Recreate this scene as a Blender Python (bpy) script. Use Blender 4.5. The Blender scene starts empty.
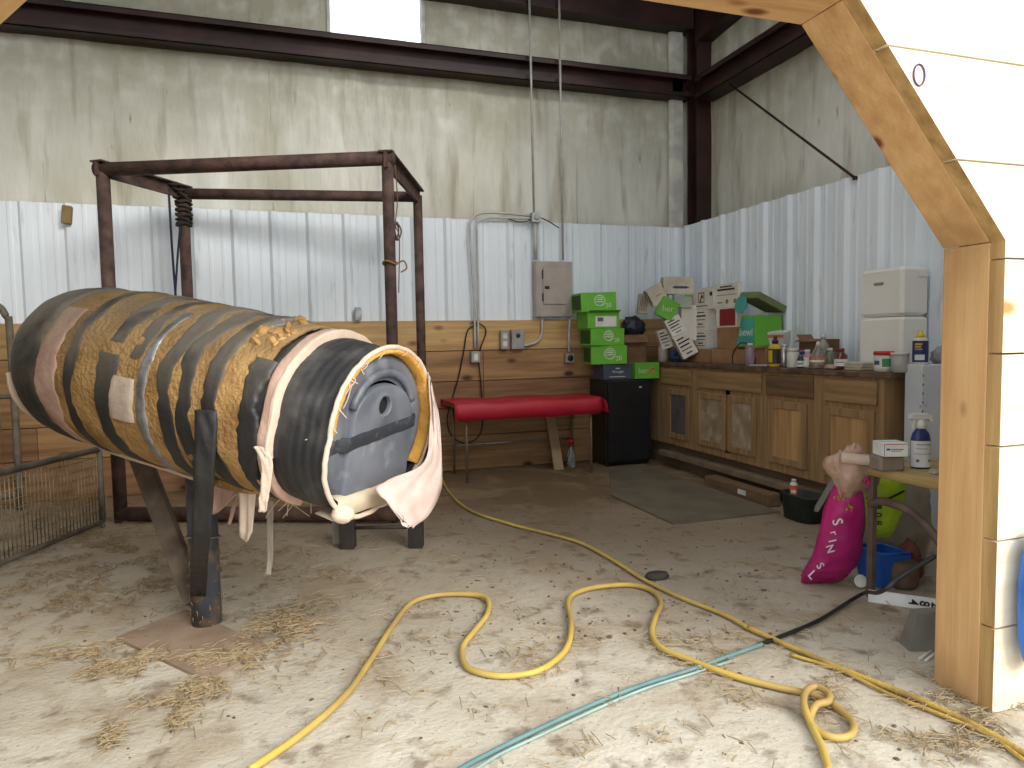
import bpy, math, random
from mathutils import Vector, Matrix, noise
import numpy as np
PI=math.pi
sc=bpy.context.scene; COL=sc.collection
# ---------------------------------------------------------------- camera
FOC=690.15; H=1.3
MR=np.array([[0.9497380312283306,-0.31260948119519616,-0.01652223669497733],[0.03539622994274394,0.054797131009166875,0.997869922053473],[0.3110382274646879,0.9482998400822571,-0.0631081164002741]])
cam=bpy.data.cameras.new('camera'); co=bpy.data.objects.new('camera',cam); COL.objects.link(co)
cam.sensor_width=36; cam.lens=FOC*36/1024; cam.clip_end=200
mw=Matrix.Identity(4)
for i in range(3):
    mw[i][0]=MR[0][i]; mw[i][1]=MR[1][i]; mw[i][2]=-MR[2][i]
mw.translation=Vector((0,0,H)); co.matrix_world=mw; sc.camera=co
# ---------------------------------------------------------------- world and light
w=bpy.data.worlds.new('sky'); sc.world=w; w.use_nodes=True
bg=w.node_tree.nodes['Background']; bg.inputs[0].default_value=(0.90,0.95,1.0,1); bg.inputs[1].default_value=1.3
sun=bpy.data.lights.new('hazy_sun','SUN'); sun.energy=2.25; sun.angle=math.radians(34); sun.color=(1,.96,.88)
so=bpy.data.objects.new('hazy_sun',sun); COL.objects.link(so); so.rotation_euler=(math.radians(60),0,math.radians(27))
sc.view_settings.view_transform='Standard'; sc.view_settings.look='None'; sc.view_settings.gamma=1
sc.view_settings.exposure=0.64; sc.view_settings.use_curve_mapping=False
# ---------------------------------------------------------------- measuring helpers (pixel of the photo -> point on a real plane)
C=np.array([0,0,H]); FH=np.array([0.31164,0.95020,0]); FH/=np.linalg.norm(FH)
def ray(x,y): return ((x-512)/FOC)*MR[0]-((y-384)/FOC)*MR[1]+MR[2]
def at(x,y,axis,val):
    d=ray(x,y); return Vector(C+d*((val-C[axis])/d[axis]))
def pd(x,y,dep):
    r=ray(x,y); return Vector(C+r*dep/(r@FH))
def fl(x,y,z=0): return at(x,y,2,z)
def pj(p):
    c=MR@(np.array(p)-C); return 512+FOC*c[0]/c[2],384-FOC*c[1]/c[2]
# ---------------------------------------------------------------- materials
def lin(c):
    c=[v/255 for v in c]; return tuple((v/12.92 if v<=.04045 else ((v+.055)/1.055)**2.4) for v in c)+(1,)
MC={}
def M(name,col,rough=.6,metal=0,col2=None,vs=6,bump=0,bs=30,st=(1,1,1),trans=0,alpha=1,spec=.5,det=4,lo=.35,hi=.65,ior=1.45,coat=0):
    if name in MC: return MC[name]
    m=bpy.data.materials.new(name); m.use_nodes=True; nt=m.node_tree; b=nt.nodes['Principled BSDF']
    b.inputs['Roughness'].default_value=rough; b.inputs['Metallic'].default_value=metal
    b.inputs['Specular IOR Level'].default_value=spec; b.inputs['IOR'].default_value=ior
    b.inputs['Transmission Weight'].default_value=trans; b.inputs['Coat Weight'].default_value=coat
    if col2 is None: col2=tuple(v*.86 for v in col)
    tc=nt.nodes.new('ShaderNodeTexCoord'); mp=nt.nodes.new('ShaderNodeMapping'); mp.inputs['Scale'].default_value=st
    nt.links.new(tc.outputs['Object'],mp.inputs['Vector'])
    n=nt.nodes.new('ShaderNodeTexNoise'); n.inputs['Scale'].default_value=vs; n.inputs['Detail'].default_value=det
    nt.links.new(mp.outputs[0],n.inputs['Vector'])
    r=nt.nodes.new('ShaderNodeValToRGB'); r.color_ramp.elements[0].position=lo; r.color_ramp.elements[1].position=hi
    r.color_ramp.elements[0].color=lin(col2); r.color_ramp.elements[1].color=lin(col)
    nt.links.new(n.outputs['Fac'],r.inputs[0]); nt.links.new(r.outputs[0],b.inputs['Base Color'])
    if bump:
        n2=nt.nodes.new('ShaderNodeTexNoise'); n2.inputs['Scale'].default_value=bs; n2.inputs['Detail'].default_value=3
        nt.links.new(mp.outputs[0],n2.inputs['Vector'])
        bp=nt.nodes.new('ShaderNodeBump'); bp.inputs['Strength'].default_value=bump; bp.inputs['Distance'].default_value=.02
        nt.links.new(n2.outputs['Fac'],bp.inputs['Height']); nt.links.new(bp.outputs[0],b.inputs['Normal'])
    MC[name]=m; return m
def mixin(m,col,scale,lo,hi,st=(1,1,1),det=5,seed=0,strength=1.0):
    """lay one more noise-shaped stain or wear layer over a material's colour"""
    nt=m.node_tree; b=nt.nodes['Principled BSDF']; src=b.inputs['Base Color'].links[0].from_socket
    tc=nt.nodes.new('ShaderNodeTexCoord'); mp=nt.nodes.new('ShaderNodeMapping'); mp.inputs['Scale'].default_value=st; mp.inputs['Location'].default_value=(seed,seed*.7,seed*.3)
    nt.links.new(tc.outputs['Object'],mp.inputs['Vector'])
    n=nt.nodes.new('ShaderNodeTexNoise'); n.inputs['Scale'].default_value=scale; n.inputs['Detail'].default_value=det
    nt.links.new(mp.outputs[0],n.inputs['Vector'])
    r=nt.nodes.new('ShaderNodeMapRange'); r.inputs[1].default_value=lo; r.inputs[2].default_value=hi; r.inputs[4].default_value=strength
    nt.links.new(n.outputs['Fac'],r.inputs[0])
    mx=nt.nodes.new('ShaderNodeMix'); mx.data_type='RGBA'; nt.links.new(r.outputs[0],mx.inputs[0]); nt.links.new(src,mx.inputs[6]); mx.inputs[7].default_value=lin(col)
    nt.links.new(mx.outputs[2],b.inputs['Base Color']); return r,mx,tc,nt
def dust_top(m,col,z0,z1,strength=.8):
    """settled dust: a noise-edged layer on the upper side of the barrel"""
    r,mx,tc,nt=mixin(m,col,5,.3,.55,strength=1)
    s=nt.nodes.new('ShaderNodeSeparateXYZ'); nt.links.new(tc.outputs['Object'],s.inputs[0])
    q=nt.nodes.new('ShaderNodeMapRange'); q.inputs[1].default_value=z0; q.inputs[2].default_value=z1; q.inputs[4].default_value=strength; nt.links.new(s.outputs['Z'],q.inputs[0])
    ml=nt.nodes.new('ShaderNodeMath'); ml.operation='MULTIPLY'; nt.links.new(r.outputs[0],ml.inputs[0]); nt.links.new(q.outputs[0],ml.inputs[1]); nt.links.new(ml.outputs[0],mx.inputs[0])
def wood(name,c1,c2,axis='X',scale=1.0,knot=True,rough=.65,kcol=None,ks=1.1):
    if name in MC: return MC[name]
    st={'X':(.9,14,14),'Y':(14,.9,14),'Z':(14,14,.9)}[axis]
    m=M(name,c1,rough,col2=c2,vs=1.6*scale,st=st,det=6,bump=.12,bs=5,lo=.3,hi=.68)
    if knot:
        nt=m.node_tree; b=nt.nodes['Principled BSDF']; src=b.inputs['Base Color'].links[0].from_socket
        tc=nt.nodes.new('ShaderNodeTexCoord'); mp=nt.nodes.new('ShaderNodeMapping')
        mp.inputs['Scale'].default_value={'X':(2.2,4.5,4.5),'Y':(4.5,2.2,4.5),'Z':(4.5,4.5,2.2)}[axis]
        nt.links.new(tc.outputs['Object'],mp.inputs['Vector'])
        v=nt.nodes.new('ShaderNodeTexVoronoi'); v.inputs['Scale'].default_value=ks; nt.links.new(mp.outputs[0],v.inputs['Vector'])
        r=nt.nodes.new('ShaderNodeMapRange'); r.inputs[1].default_value=.19; r.inputs[2].default_value=.08; nt.links.new(v.outputs['Distance'],r.inputs[0])
        mx=nt.nodes.new('ShaderNodeMix'); mx.data_type='RGBA'; nt.links.new(r.outputs[0],mx.inputs[0]); nt.links.new(src,mx.inputs[6]); mx.inputs[7].default_value=lin(kcol or tuple(v*.5 for v in c2))
        nt.links.new(mx.outputs[2],b.inputs['Base Color'])
    return m
# ---------------------------------------------------------------- mesh builder
ORG={}
class MB:
    def __init__(s): s.v=[]; s.f=[]; s.m=[]; s.sm=[]
    def add(s,vs,fs,m=0,smooth=False,T=None):
        o=len(s.v)
        for p in vs:
            p=Vector(p); s.v.append(T@p if T is not None else p)
        for f in fs: s.f.append([i+o for i in f]); s.m.append(m); s.sm.append(smooth)
        return s
    def box(s,x0,x1,y0,y1,z0,z1,m=0,T=None,ch=0):
        if ch<=0:
            vs=[(x,y,z) for z in (z0,z1) for y in (y0,y1) for x in (x0,x1)]
            s.add(vs,[(0,2,3,1),(4,5,7,6),(0,1,5,4),(2,6,7,3),(0,4,6,2),(1,3,7,5)],m,False,T)
        else:  # chamfered along all edges: rounded-rect rings
            c=ch; R=[]
            def ring(z,k): return [(x0+k+c,y0+k,z),(x1-k-c,y0+k,z),(x1-k,y0+k+c,z),(x1-k,y1-k-c,z),(x1-k-c,y1-k,z),(x0+k+c,y1-k,z),(x0+k,y1-k-c,z),(x0+k,y0+k+c,z)]
            vs=ring(z0,c*.8)+ring(z0+c,0)+ring(z1-c,0)+ring(z1,c*.8)
            fs=[tuple(range(7,-1,-1)),tuple(range(24,32))]
            for a in range(3):
                for i in range(8): j=(i+1)%8; fs.append((a*8+i,a*8+j,a*8+8+j,a*8+8+i))
            s.add(vs,fs,m,False,T)
        return s
    def lathe(s,prof,n=20,m=0,T=None,cx=0,cy=0,smooth=True,cap=True,sx=1,sy=1):
        vs=[];fs=[]
        for r,z in prof:
            for i in range(n):
                a=2*PI*i/n; vs.append((cx+r*sx*math.cos(a),cy+r*sy*math.sin(a),z))
        for k in range(len(prof)-1):
            for i in range(n): j=(i+1)%n; fs.append((k*n+i,k*n+j,k*n+n+j,k*n+n+i))
        s.add(vs,fs,m,smooth,T)
        if cap:
            o=len(s.v)-len(vs)
            s.f.append([o+i for i in range(n-1,-1,-1)]); s.m.append(m); s.sm.append(False)
            s.f.append([o+(len(prof)-1)*n+i for i in range(n)]); s.m.append(m); s.sm.append(False)
        return s
    def tube(s,pts,r,n=8,m=0,T=None,smooth=True,closed=False,flat=1.0):
        pts=[Vector(p) for p in pts]; N=len(pts); rr=r if isinstance(r,(list,tuple)) else [r]*N
        vs=[];fs=[];up=None
        for k,p in enumerate(pts):
            if closed: t=(pts[(k+1)%N]-pts[k-1])
            else: t=pts[min(k+1,N-1)]-pts[max(k-1,0)]
            t.normalize()
            if up is None:
                up=Vector((0,0,1)) if abs(t.z)<.9 else Vector((1,0,0))
            a=t.cross(up)
            if a.length<1e-4: a=t.orthogonal()
            a.normalize(); b=a.cross(t).normalized(); up=b
            for i in range(n):
                q=2*PI*i/n; vs.append(p+a*(rr[k]*math.cos(q))+b*(rr[k]*flat*math.sin(q)))
        K=N if closed else N-1
        for k in range(K):
            k2=(k+1)%N
            for i in range(n): j=(i+1)%n; fs.append((k*n+i,k*n+j,k2*n+j,k2*n+i))
        if not closed: fs.append(tuple(range(n-1,-1,-1))); fs.append(tuple((N-1)*n+i for i in range(n)))
        s.add(vs,fs,m,smooth,T); return s
    def grid(s,rows,m=0,smooth=True,T=None,wrap=False):
        nr=len(rows); nc=len(rows[0]); vs=[p for r in rows for p in r]; fs=[]
        for i in range(nr-1):
            for j in range(nc-(0 if wrap else 1)):
                j2=(j+1)%nc; fs.append((i*nc+j,i*nc+j2,(i+1)*nc+j2,(i+1)*nc+j))
        return s.add(vs,fs,m,smooth,T)
    def prism(s,poly,d,m=0,T=None):
        """poly: list of 3d points, d: extrusion vector"""
        d=Vector(d); n=len(poly); vs=[Vector(p) for p in poly]+[Vector(p)+d for p in poly]
        fs=[tuple(range(n-1,-1,-1)),tuple(range(n,2*n))]+[(i,(i+1)%n,n+(i+1)%n,n+i) for i in range(n)]
        return s.add(vs,fs,m,False,T)
    def text(s,t,size,T,m=0,ext=.0006,bold=.0):
        cu=bpy.data.curves.new('t','FONT'); cu.body=t; cu.size=size; cu.extrude=ext; cu.align_x='CENTER'; cu.align_y='CENTER'; cu.offset=bold; cu.resolution_u=3
        o=bpy.data.objects.new('t',cu); COL.objects.link(o)
        dg=bpy.context.evaluated_depsgraph_get(); me=bpy.data.meshes.new_from_object(o.evaluated_get(dg))
        s.add([v.co for v in me.vertices],[tuple(p.vertices) for p in me.polygons],m,False,T)
        bpy.data.objects.remove(o); bpy.data.curves.remove(cu); bpy.data.meshes.remove(me); return s
    def build(s,name,mats,parent=None,org=None,mods=None,local=False,fix=True):
        off=Vector((0,0,0))
        if parent is not None and not local: off=ORG.get(parent.name,off)
        elif parent is None and org is not None: off=Vector(org)
        me=bpy.data.meshes.new(name); me.from_pydata([p-off for p in s.v],[],s.f)
        if not isinstance(mats,(list,tuple)): mats=[mats]
        for m in mats: me.materials.append(m)
        me.polygons.foreach_set('material_index',s.m); me.polygons.foreach_set('use_smooth',s.sm); me.update()
        if fix:
            import bmesh
            bm=bmesh.new(); bm.from_mesh(me); bmesh.ops.recalc_face_normals(bm,faces=bm.faces); bm.to_mesh(me); bm.free()
        o=bpy.data.objects.new(name,me); COL.objects.link(o)
        if parent is not None: o.parent=parent
        else: o.location=off
        ORG[o.name]=off
        for md in (mods or []):
            if md[0]=='solid': x=o.modifiers.new('s','SOLIDIFY'); x.thickness=md[1]; x.offset=0
            if md[0]=='sub': x=o.modifiers.new('b','SUBSURF'); x.levels=md[1]; x.render_levels=md[1]
            if md[0]=='bevel': x=o.modifiers.new('v','BEVEL'); x.width=md[1]; x.segments=2; x.limit_method='ANGLE'
        return o
def tag(o,label,cat,group=None,kind=None):
    if label: o['label']=label
    if cat: o['category']=cat
    if group: o['group']=group
    if kind: o['kind']=kind
    return o
def thing(name,label,cat,loc=(0,0,0),rz=0,group=None,rot=None):
    o=bpy.data.objects.new(name,None); COL.objects.link(o); o.empty_display_size=.1
    o.location=loc; o.rotation_euler=rot if rot else (0,0,rz); ORG[o.name]=Vector(loc)
    return tag(o,label,cat,group)
def struct(o): o['kind']='structure'; return o
def sempty(name,loc=(0,0,0)):
    o=bpy.data.objects.new(name,None); COL.objects.link(o); o.location=loc; ORG[o.name]=Vector(loc); o['kind']='structure'; return o
def smooth_path(pts,k=8,closed=False):
    P=[Vector(p) for p in pts]; out=[]; n=len(P)
    rng=range(n) if closed else range(n-1)
    for i in rng:
        p1=P[i]; p2=P[(i+1)%n]; p0=P[i-1] if (closed or i>0) else p1*2-p2; p3=P[(i+2)%n] if (closed or i+2<n) else p2*2-p1
        for j in range(k):
            t=j/k; out.append(.5*((2*p1)+(p2-p0)*t+(2*p0-5*p1+4*p2-p3)*t*t+(3*p1-p0-3*p2+p3)*t**3))
    if not closed: out.append(P[-1])
    return out
def TR(loc=(0,0,0),rot=(0,0,0)):
    from mathutils import Euler
    return Matrix.Translation(Vector(loc))@Euler(rot).to_matrix().to_4x4()
def nz(*p): return noise.noise(Vector(p))
rnd=random.Random(7)
# ---------------------------------------------------------------- dimensions
YB=6.75; XR=4.26; YI=6.95; XI=4.55; XL=-5.2; ZT=2.51; ZW=1.51; ZC=5.3
YJ=1.885; YP=1.66
# ---------------------------------------------------------------- shared materials
def ground_material():
    m=bpy.data.materials.new('dirty_concrete'); m.use_nodes=True; nt=m.node_tree; N=nt.nodes; L=nt.links; b=N['Principled BSDF']
    b.inputs['Roughness'].default_value=.92; b.inputs['Specular IOR Level'].default_value=.2
    tc=N.new('ShaderNodeTexCoord')
    def no(scale,det=5,dist=0,st=(1,1,1),rough=.55):
        mp=N.new('ShaderNodeMapping'); mp.inputs['Scale'].default_value=st; L.new(tc.outputs['Object'],mp.inputs[0])
        n=N.new('ShaderNodeTexNoise'); n.inputs['Scale'].default_value=scale; n.inputs['Detail'].default_value=det; n.inputs['Distortion'].default_value=dist; n.inputs['Roughness'].default_value=rough
        L.new(mp.outputs[0],n.inputs['Vector']); return n.outputs['Fac']
    def mr(x,a,c,d=0,e=1):
        r=N.new('ShaderNodeMapRange'); r.inputs[1].default_value=a; r.inputs[2].default_value=c; r.inputs[3].default_value=d; r.inputs[4].default_value=e; L.new(x,r.inputs[0]); return r.outputs[0]
    def mix(f,a,bb):
        x=N.new('ShaderNodeMix'); x.data_type='RGBA'; L.new(f,x.inputs[0])
        if isinstance(a,tuple): x.inputs[6].default_value=lin(a)
        else: L.new(a,x.inputs[6])
        if isinstance(bb,tuple): x.inputs[7].default_value=lin(bb)
        else: L.new(bb,x.inputs[7])
        return x.outputs[2]
    def mul(a,c,op='MULTIPLY'):
        x=N.new('ShaderNodeMath'); x.operation=op; L.new(a,x.inputs[0])
        if isinstance(c,float): x.inputs[1].default_value=c
        else: L.new(c,x.inputs[1])
        return x.outputs[0]
    base=mix(mr(no(1.3),.35,.65),(190,181,163),(207,199,183))
    sep=N.new('ShaderNodeSeparateXYZ'); L.new(tc.outputs['Object'],sep.inputs[0])
    # earth-brown tone grows towards the back and right of the stall, ragged border
    yy=mul(mul(sep.outputs['Y'],mul(sep.outputs['X'],.45),'ADD'),mul(no(.8,6,.6),2.6),'ADD')
    dirt=mr(yy,3.4,7.4)
    c=mix(dirt,base,(118,96,72))
    c=mix(mul(mr(no(2.2,8,.8),.49,.64),.6),c,(150,130,104))
    c=mix(mul(mr(no(7,6,.3),.56,.68),.65),c,(104,84,62))
    c=mix(mul(mr(no(60,3),.62,.72),.6),c,(86,68,50))
    L.new(c,b.inputs['Base Color'])
    bp=N.new('ShaderNodeBump'); bp.inputs['Strength'].default_value=.5; bp.inputs['Distance'].default_value=.02
    hb=mul(no(9,8),mul(no(45,4),.5),'ADD'); L.new(hb,bp.inputs['Height']); L.new(bp.outputs[0],b.inputs['Normal'])
    return m
steel=M('rusty_dark_steel',(72,44,38),.6,.3,col2=(44,28,27),vs=9,bump=.25,bs=60)
girtm=M('dark_red_primer_steel',(66,42,38),.5,.1,col2=(44,28,27),vs=3,bump=.05)
galv=M('galvanised_steel',(176,178,178),.4,.7,col2=(140,142,142),vs=20)
rust=M('rusty_pipe',(98,74,66),.75,.15,col2=(62,48,44),vs=11,bump=.35,bs=70)
pineX=wood('pine_boards',(190,156,108),(154,118,78),'X',kcol=(92,56,34))
pineX2=wood('pine_boards_dark',(172,134,90),(126,94,62),'X',kcol=(70,42,28))
pineX3=wood('pine_boards_red',(150,112,78),(110,78,52),'X',kcol=(70,36,26))
pineX4=wood('pine_boards_pale',(204,170,118),(168,130,82),'X',kcol=(110,70,40))
# ---------------------------------------------------------------- floor
b=MB(); nx,ny=90,70
rows=[]
for j in range(ny+1):
    y=-4+(YI+.2+4)*j/ny
    rows.append([Vector((x,y,.006*nz(x*1.3,y*1.3,0) if j<ny else 0)) for x in [XL-1+(XI+2-XL+4)*i/nx for i in range(nx+1)]])
b.grid(rows); b.box(XL-1,XI+5,-4,YI+.2,-.2,-.02)
struct(b.build('floor',ground_material()))
# ---------------------------------------------------------------- back and right walls
tinm=M('white_ribbed_metal',(232,239,246),.36,0,col2=(220,228,236),vs=1.5,st=(1,1,.3))
mixin(tinm,(150,145,135),5,.62,.8,st=(3,3,.5),strength=.5)
insul=M('white_vinyl_insulation',(224,223,214),.36,0,col2=(204,203,192),vs=1.1,st=(1.6,1.6,.45),bump=.8,bs=4.5)
mixin(insul,(160,152,108),1.1,.5,.8,st=(1,1,.8),seed=3,strength=.6)
mixin(insul,(140,124,92),3.5,.55,.75,st=(2.4,2.4,.3),seed=9,strength=.7); mixin(insul,(236,236,228),3,.5,.75,st=(1.6,1.6,.3),seed=13,strength=.5)
mixin(insul,(74,64,52),9,.70,.78,st=(1.5,1.5,.35),seed=5,strength=.7)
dust_top(insul,(158,154,124),3.0,3.9,.6)
def tin_profile(a0,a1,maj):
    """list of (position, height) along the wall; ribs at maj + k*0.325"""
    P=.325; out=[(a0,0)]
    k=math.ceil((a0-maj)/P)
    while maj+k*P<a1:
        c=maj+k*P
        for d,h in ((-.046,0),(-.018,.032),(.018,.032),(.046,0),(P/3-.02,0),(P/3-.01,.005),(P/3+.01,.005),(P/3+.02,0),(2*P/3-.02,0),(2*P/3-.01,.005),(2*P/3+.01,.005),(2*P/3+.02,0)):
            if a0<c+d<a1: out.append((c+d,h))
        k+=1
    out.append((a1,0)); return sorted(out)
def tin(axis,a0,a1,maj,z0,z1,plane,jag=0):
    pr=tin_profile(a0,a1,maj); b=MB(); rows=[]
    for z in (z0,z1):
        r=[]
        for a,h in pr:
            zz=z
            r.append(Vector((a,plane-h,zz)) if axis=='x' else Vector((plane-h,a,zz)))
        rows.append(r)
    b.grid(rows,0,False)
    # screw heads
    k=0
    for a,h in pr:
        if h>.02 and k%2==0:
            for z in (z0+.06,z1-.07):
                T=Matrix.Translation(Vector((a+.016,plane-.028,z)) if axis=='x' else Vector((plane-.028,a+.016,z)))@(Matrix.Rotation(PI/2,4,'X') if axis=='x' else Matrix.Rotation(PI/2,4,'Y'))
                b.lathe([(.008,-.004),(.008,.004)],8,1,T)
        if h>.02:k+=1
    return b
scr=M('screw_metal',(120,120,118),.4,.6)
wb=sempty('wall_back',(0,YI,0))
b=tin('x',XL,XR,-.38,ZW-.02,ZT,YB); b.build('metal_cladding',[tinm,scr],wb,mods=[('solid',.002)],fix=False)
def sheet(axis,a0,a1,z0,z1,plane,hole=None,amp=.012,seed=0):
    b=MB(); na=int((a1-a0)/.06); nzz=int((z1-z0)/.16)
    As=[a0+(a1-a0)*i/na for i in range(na+1)]; Zs=[z0+(z1-z0)*i/nzz for i in range(nzz+1)]
    if hole:
        for h in hole[:2]: As[min(range(len(As)),key=lambda i:abs(As[i]-h))]=h
        for h in hole[2:]: Zs[min(range(len(Zs)),key=lambda i:abs(Zs[i]-h))]=h
    def P(a,z):
        s=nz(a*1.1+seed,z*.5,2); d=amp*(nz(a*7+z*1.2*s+seed,z*1.0,seed)*1.0+.5*nz(a*16+seed+z*2*s,z*.9,5)+1.5*nz(a*1.5+seed,z*.8,8))-.025*max(0,1-abs(((a+.3)%1.83)-.9)/.05)*0
        return Vector((a,plane+d-.01,z)) if axis=='x' else Vector((plane+d-.01,a,z))
    vs=[P(a,z) for z in Zs for a in As]; fs=[]; n=len(As)
    for j in range(len(Zs)-1):
        for i in range(n-1):
            ca=(As[i]+As[i+1])/2; cz=(Zs[j]+Zs[j+1])/2
            if hole and hole[0]<ca<hole[1] and hole[2]<cz<hole[3]: continue
            fs.append((j*n+i,j*n+i+1,j*n+n+i+1,j*n+n+i))
    return b.add(vs,fs,0,True)
WX0,WX1,WZ0,WZ1=.52,1.40,4.12,5.0
sheet('x',XL,XI,ZT-.1,ZC,YI,(WX0,WX1,WZ0,WZ1),.016).build('insulation_sheet',insul,wb,mods=[('solid',.006)],fix=False)
b=MB()
for sx in (-1.9,-.05,1.9,3.05): b.tube([(sx+.012*nz(z,sx,0),YI-.012,z) for z in np.linspace(ZT,ZC,24)],.0045,5,0,flat=1)
b.build('taped_seam',M('seam_tape',(206,203,188),.4),wb)
# folded white flashing in the corner
b=MB(); b.prism([(4.14,YI-.06,ZT),(4.17,YI-.10,ZT),(4.30,YI-.10,ZT),(4.33,YI-.04,ZT)],(0,0,ZC-ZT)); b.build('corner_flashing',M('flashing_vinyl',(222,222,212),.35,bump=.3,bs=6),wb)
zs=[0,.35,.63,.90,1.205,ZW]; b=MB(); rr=random.Random(3)
for k in range(5):
    x=XL
    while x<XR:
        x2=min(XR,x+rr.choice([1.3,2.0,2.6,3.2])); b.box(x+.002,x2-.002,YB-.035,YB+.0,zs[k]+.004,zs[k+1]-.004,rr.choice([0,1,2,0,3]) if k>2 else rr.choice([0,1,1,2]),ch=.003); x=x2
b.build('wood_planking',[pineX,pineX2,pineX3,pineX4],wb)
b=MB(); b.box(XL,XR,YB+.002,YB+.05,0,ZW-.01); b.box(XL,XI,YI+.05,YI+.08,0,WZ0); b.box(XL,WX0,YI+.05,YI+.08,WZ0,ZC+.5);b.box(WX1,XI+.1,YI+.05,YI+.08,WZ0,ZC+.5);b.box(WX0,WX1,YI+.05,YI+.08,WZ1,ZC+.5)
b.build('backing_sheet',M('backing',(120,110,100),.8),wb)
wr=sempty('wall_right',(XI,3,0))
tin('y',-1,YB,6.38,0,ZT+.02,XR).build('metal_cladding',[tinm,scr],wr,mods=[('solid',.002)],fix=False)
sheet('y',-1,YI,ZT-.1,ZC,XI,None,.016,4).build('insulation_sheet',insul,wr,mods=[('solid',.006)],fix=False)
b=MB(); b.box(XI+.05,XI+.08,-1,YI,0,ZC+.5); b.build('backing_sheet',MC['backing'],wr)
wl=sempty('wall_left',(XL,3,0))
b=MB(); b.box(XL-.08,XL,YP,YI+.08,0,ZC+.2); b.build('board_cladding',M('left_boards',(196,190,175),.7),wl)
b=MB(); SX0,SX1,SY0,SY1=.8,3.9,3.9,4.9  # unseen roof opening, added to brighten the upper right wall
b.box(XL-.1,XI+.1,2.6,SY0,ZC,ZC+.08); b.box(XL-.1,XI+.1,SY1,YI+.1,ZC,ZC+.08); b.box(XL-.1,SX0,SY0,SY1,ZC,ZC+.08); b.box(SX1,XI+.1,SY0,SY1,ZC,ZC+.08)
for k in range(1,4): x=SX0+(SX1-SX0)*k/4; b.box(x-.05,x+.05,SY0,SY1,ZC,ZC+.08)
struct(b.build('ceiling',M('ceiling_insulation',(216,213,200),.5)))
# window
wn=sempty('window_1',((WX0+WX1)/2,YI,WZ0)); b=MB(); t=.03
b.box(WX0-t,WX0,YI-.02,YI+.08,WZ0-t,WZ1+t); b.box(WX1,WX1+t,YI-.02,YI+.08,WZ0-t,WZ1+t); b.box(WX0,WX1,YI-.02,YI+.08,WZ0-t,WZ0); b.box(WX0,WX1,YI-.02,YI+.08,WZ1,WZ1+t)
b.build('window_frame',M('window_frame_white',(226,226,222),.4),wn)
b=MB(); b.box(WX0,WX1,YI+.03,YI+.036,WZ0,WZ1); b.build('pane',M('clear_pane',(250,252,255),.02,trans=1,col2=(250,252,255)),wn)
# ---------------------------------------------------------------- steel frame of the barn
def cee(b,p0,p1,h,dpt,normal,m=0,lip=.0):
    pass
b=MB(); z0,z1=3.93,4.17
b.box(XL,XI-.2,YB+.1,YB+.11,z0,z1,0); b.box(XL,XI-.2,YB-.0,YB+.19,z1-.008,z1,0); b.box(XL,XI-.2,YB-.0,YB+.19,z0,z0+.008,0); b.box(XL,XI-.2,YB,YB+.008,z0,z0+.05,0); b.box(XL,XI-.2,YB,YB+.008,z1-.05,z1,0)
struct(b.build('trim_1',girtm,org=(0,YB,z0)))
b=MB(); z0,z1=3.86,4.10
b.box(XR+.12,XR+.13,-1,6.62,z0,z1); b.box(XR+.04,XR+.28,-1,6.62,z1-.008,z1); b.box(XR+.04,XR+.28,-1,6.62,z0,z0+.008); b.box(XR+.04,XR+.05,-1,6.62,z0,z0+.05); b.box(XR+.04,XR+.05,-1,6.62,z1-.05,z1)
struct(b.build('trim_2',girtm,org=(XR,3,z0)))
b=MB(); b.box(4.36,4.54,6.66,6.674,2.42,ZC); b.box(4.36,4.54,6.84,6.854,2.42,ZC); b.box(4.445,4.457,6.67,6.85,2.42,ZC)
struct(b.build('trim_3',girtm,org=(4.45,6.75,2.42)))
b=MB(); b.box(XL,4.36,YB-.02,YB+.18,4.66,4.93); b.box(XL,4.36,YB-.1,YB+.02,4.88,5.05); struct(b.build('trim_4',girtm,org=(0,YB,4.66)))
b=MB(); b.prism([(4.36,6.7,4.5),(4.54,6.7,4.5),(4.54,6.7,4.95),(4.36,6.7,4.95)],(0,-4.5,.35)); struct(b.build('trim_5',girtm,org=(4.45,6.7,4.6)))
# brace rod
p0=at(855,178,0,4.24); p1=at(716,74,0,4.40)
b=MB(); b.tube([p0,p1],.011,8); b.box(-.012,.012,-.014,.014,-.014,.014,0,TR(p0)); b.box(-.02,.02,-.02,.02,-.02,.02,0,TR(p1)); tag(b.build('brace_rod',steel,org=p0),'thin dark steel rod slanting across the white sheet of the right wall','rod')
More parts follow.
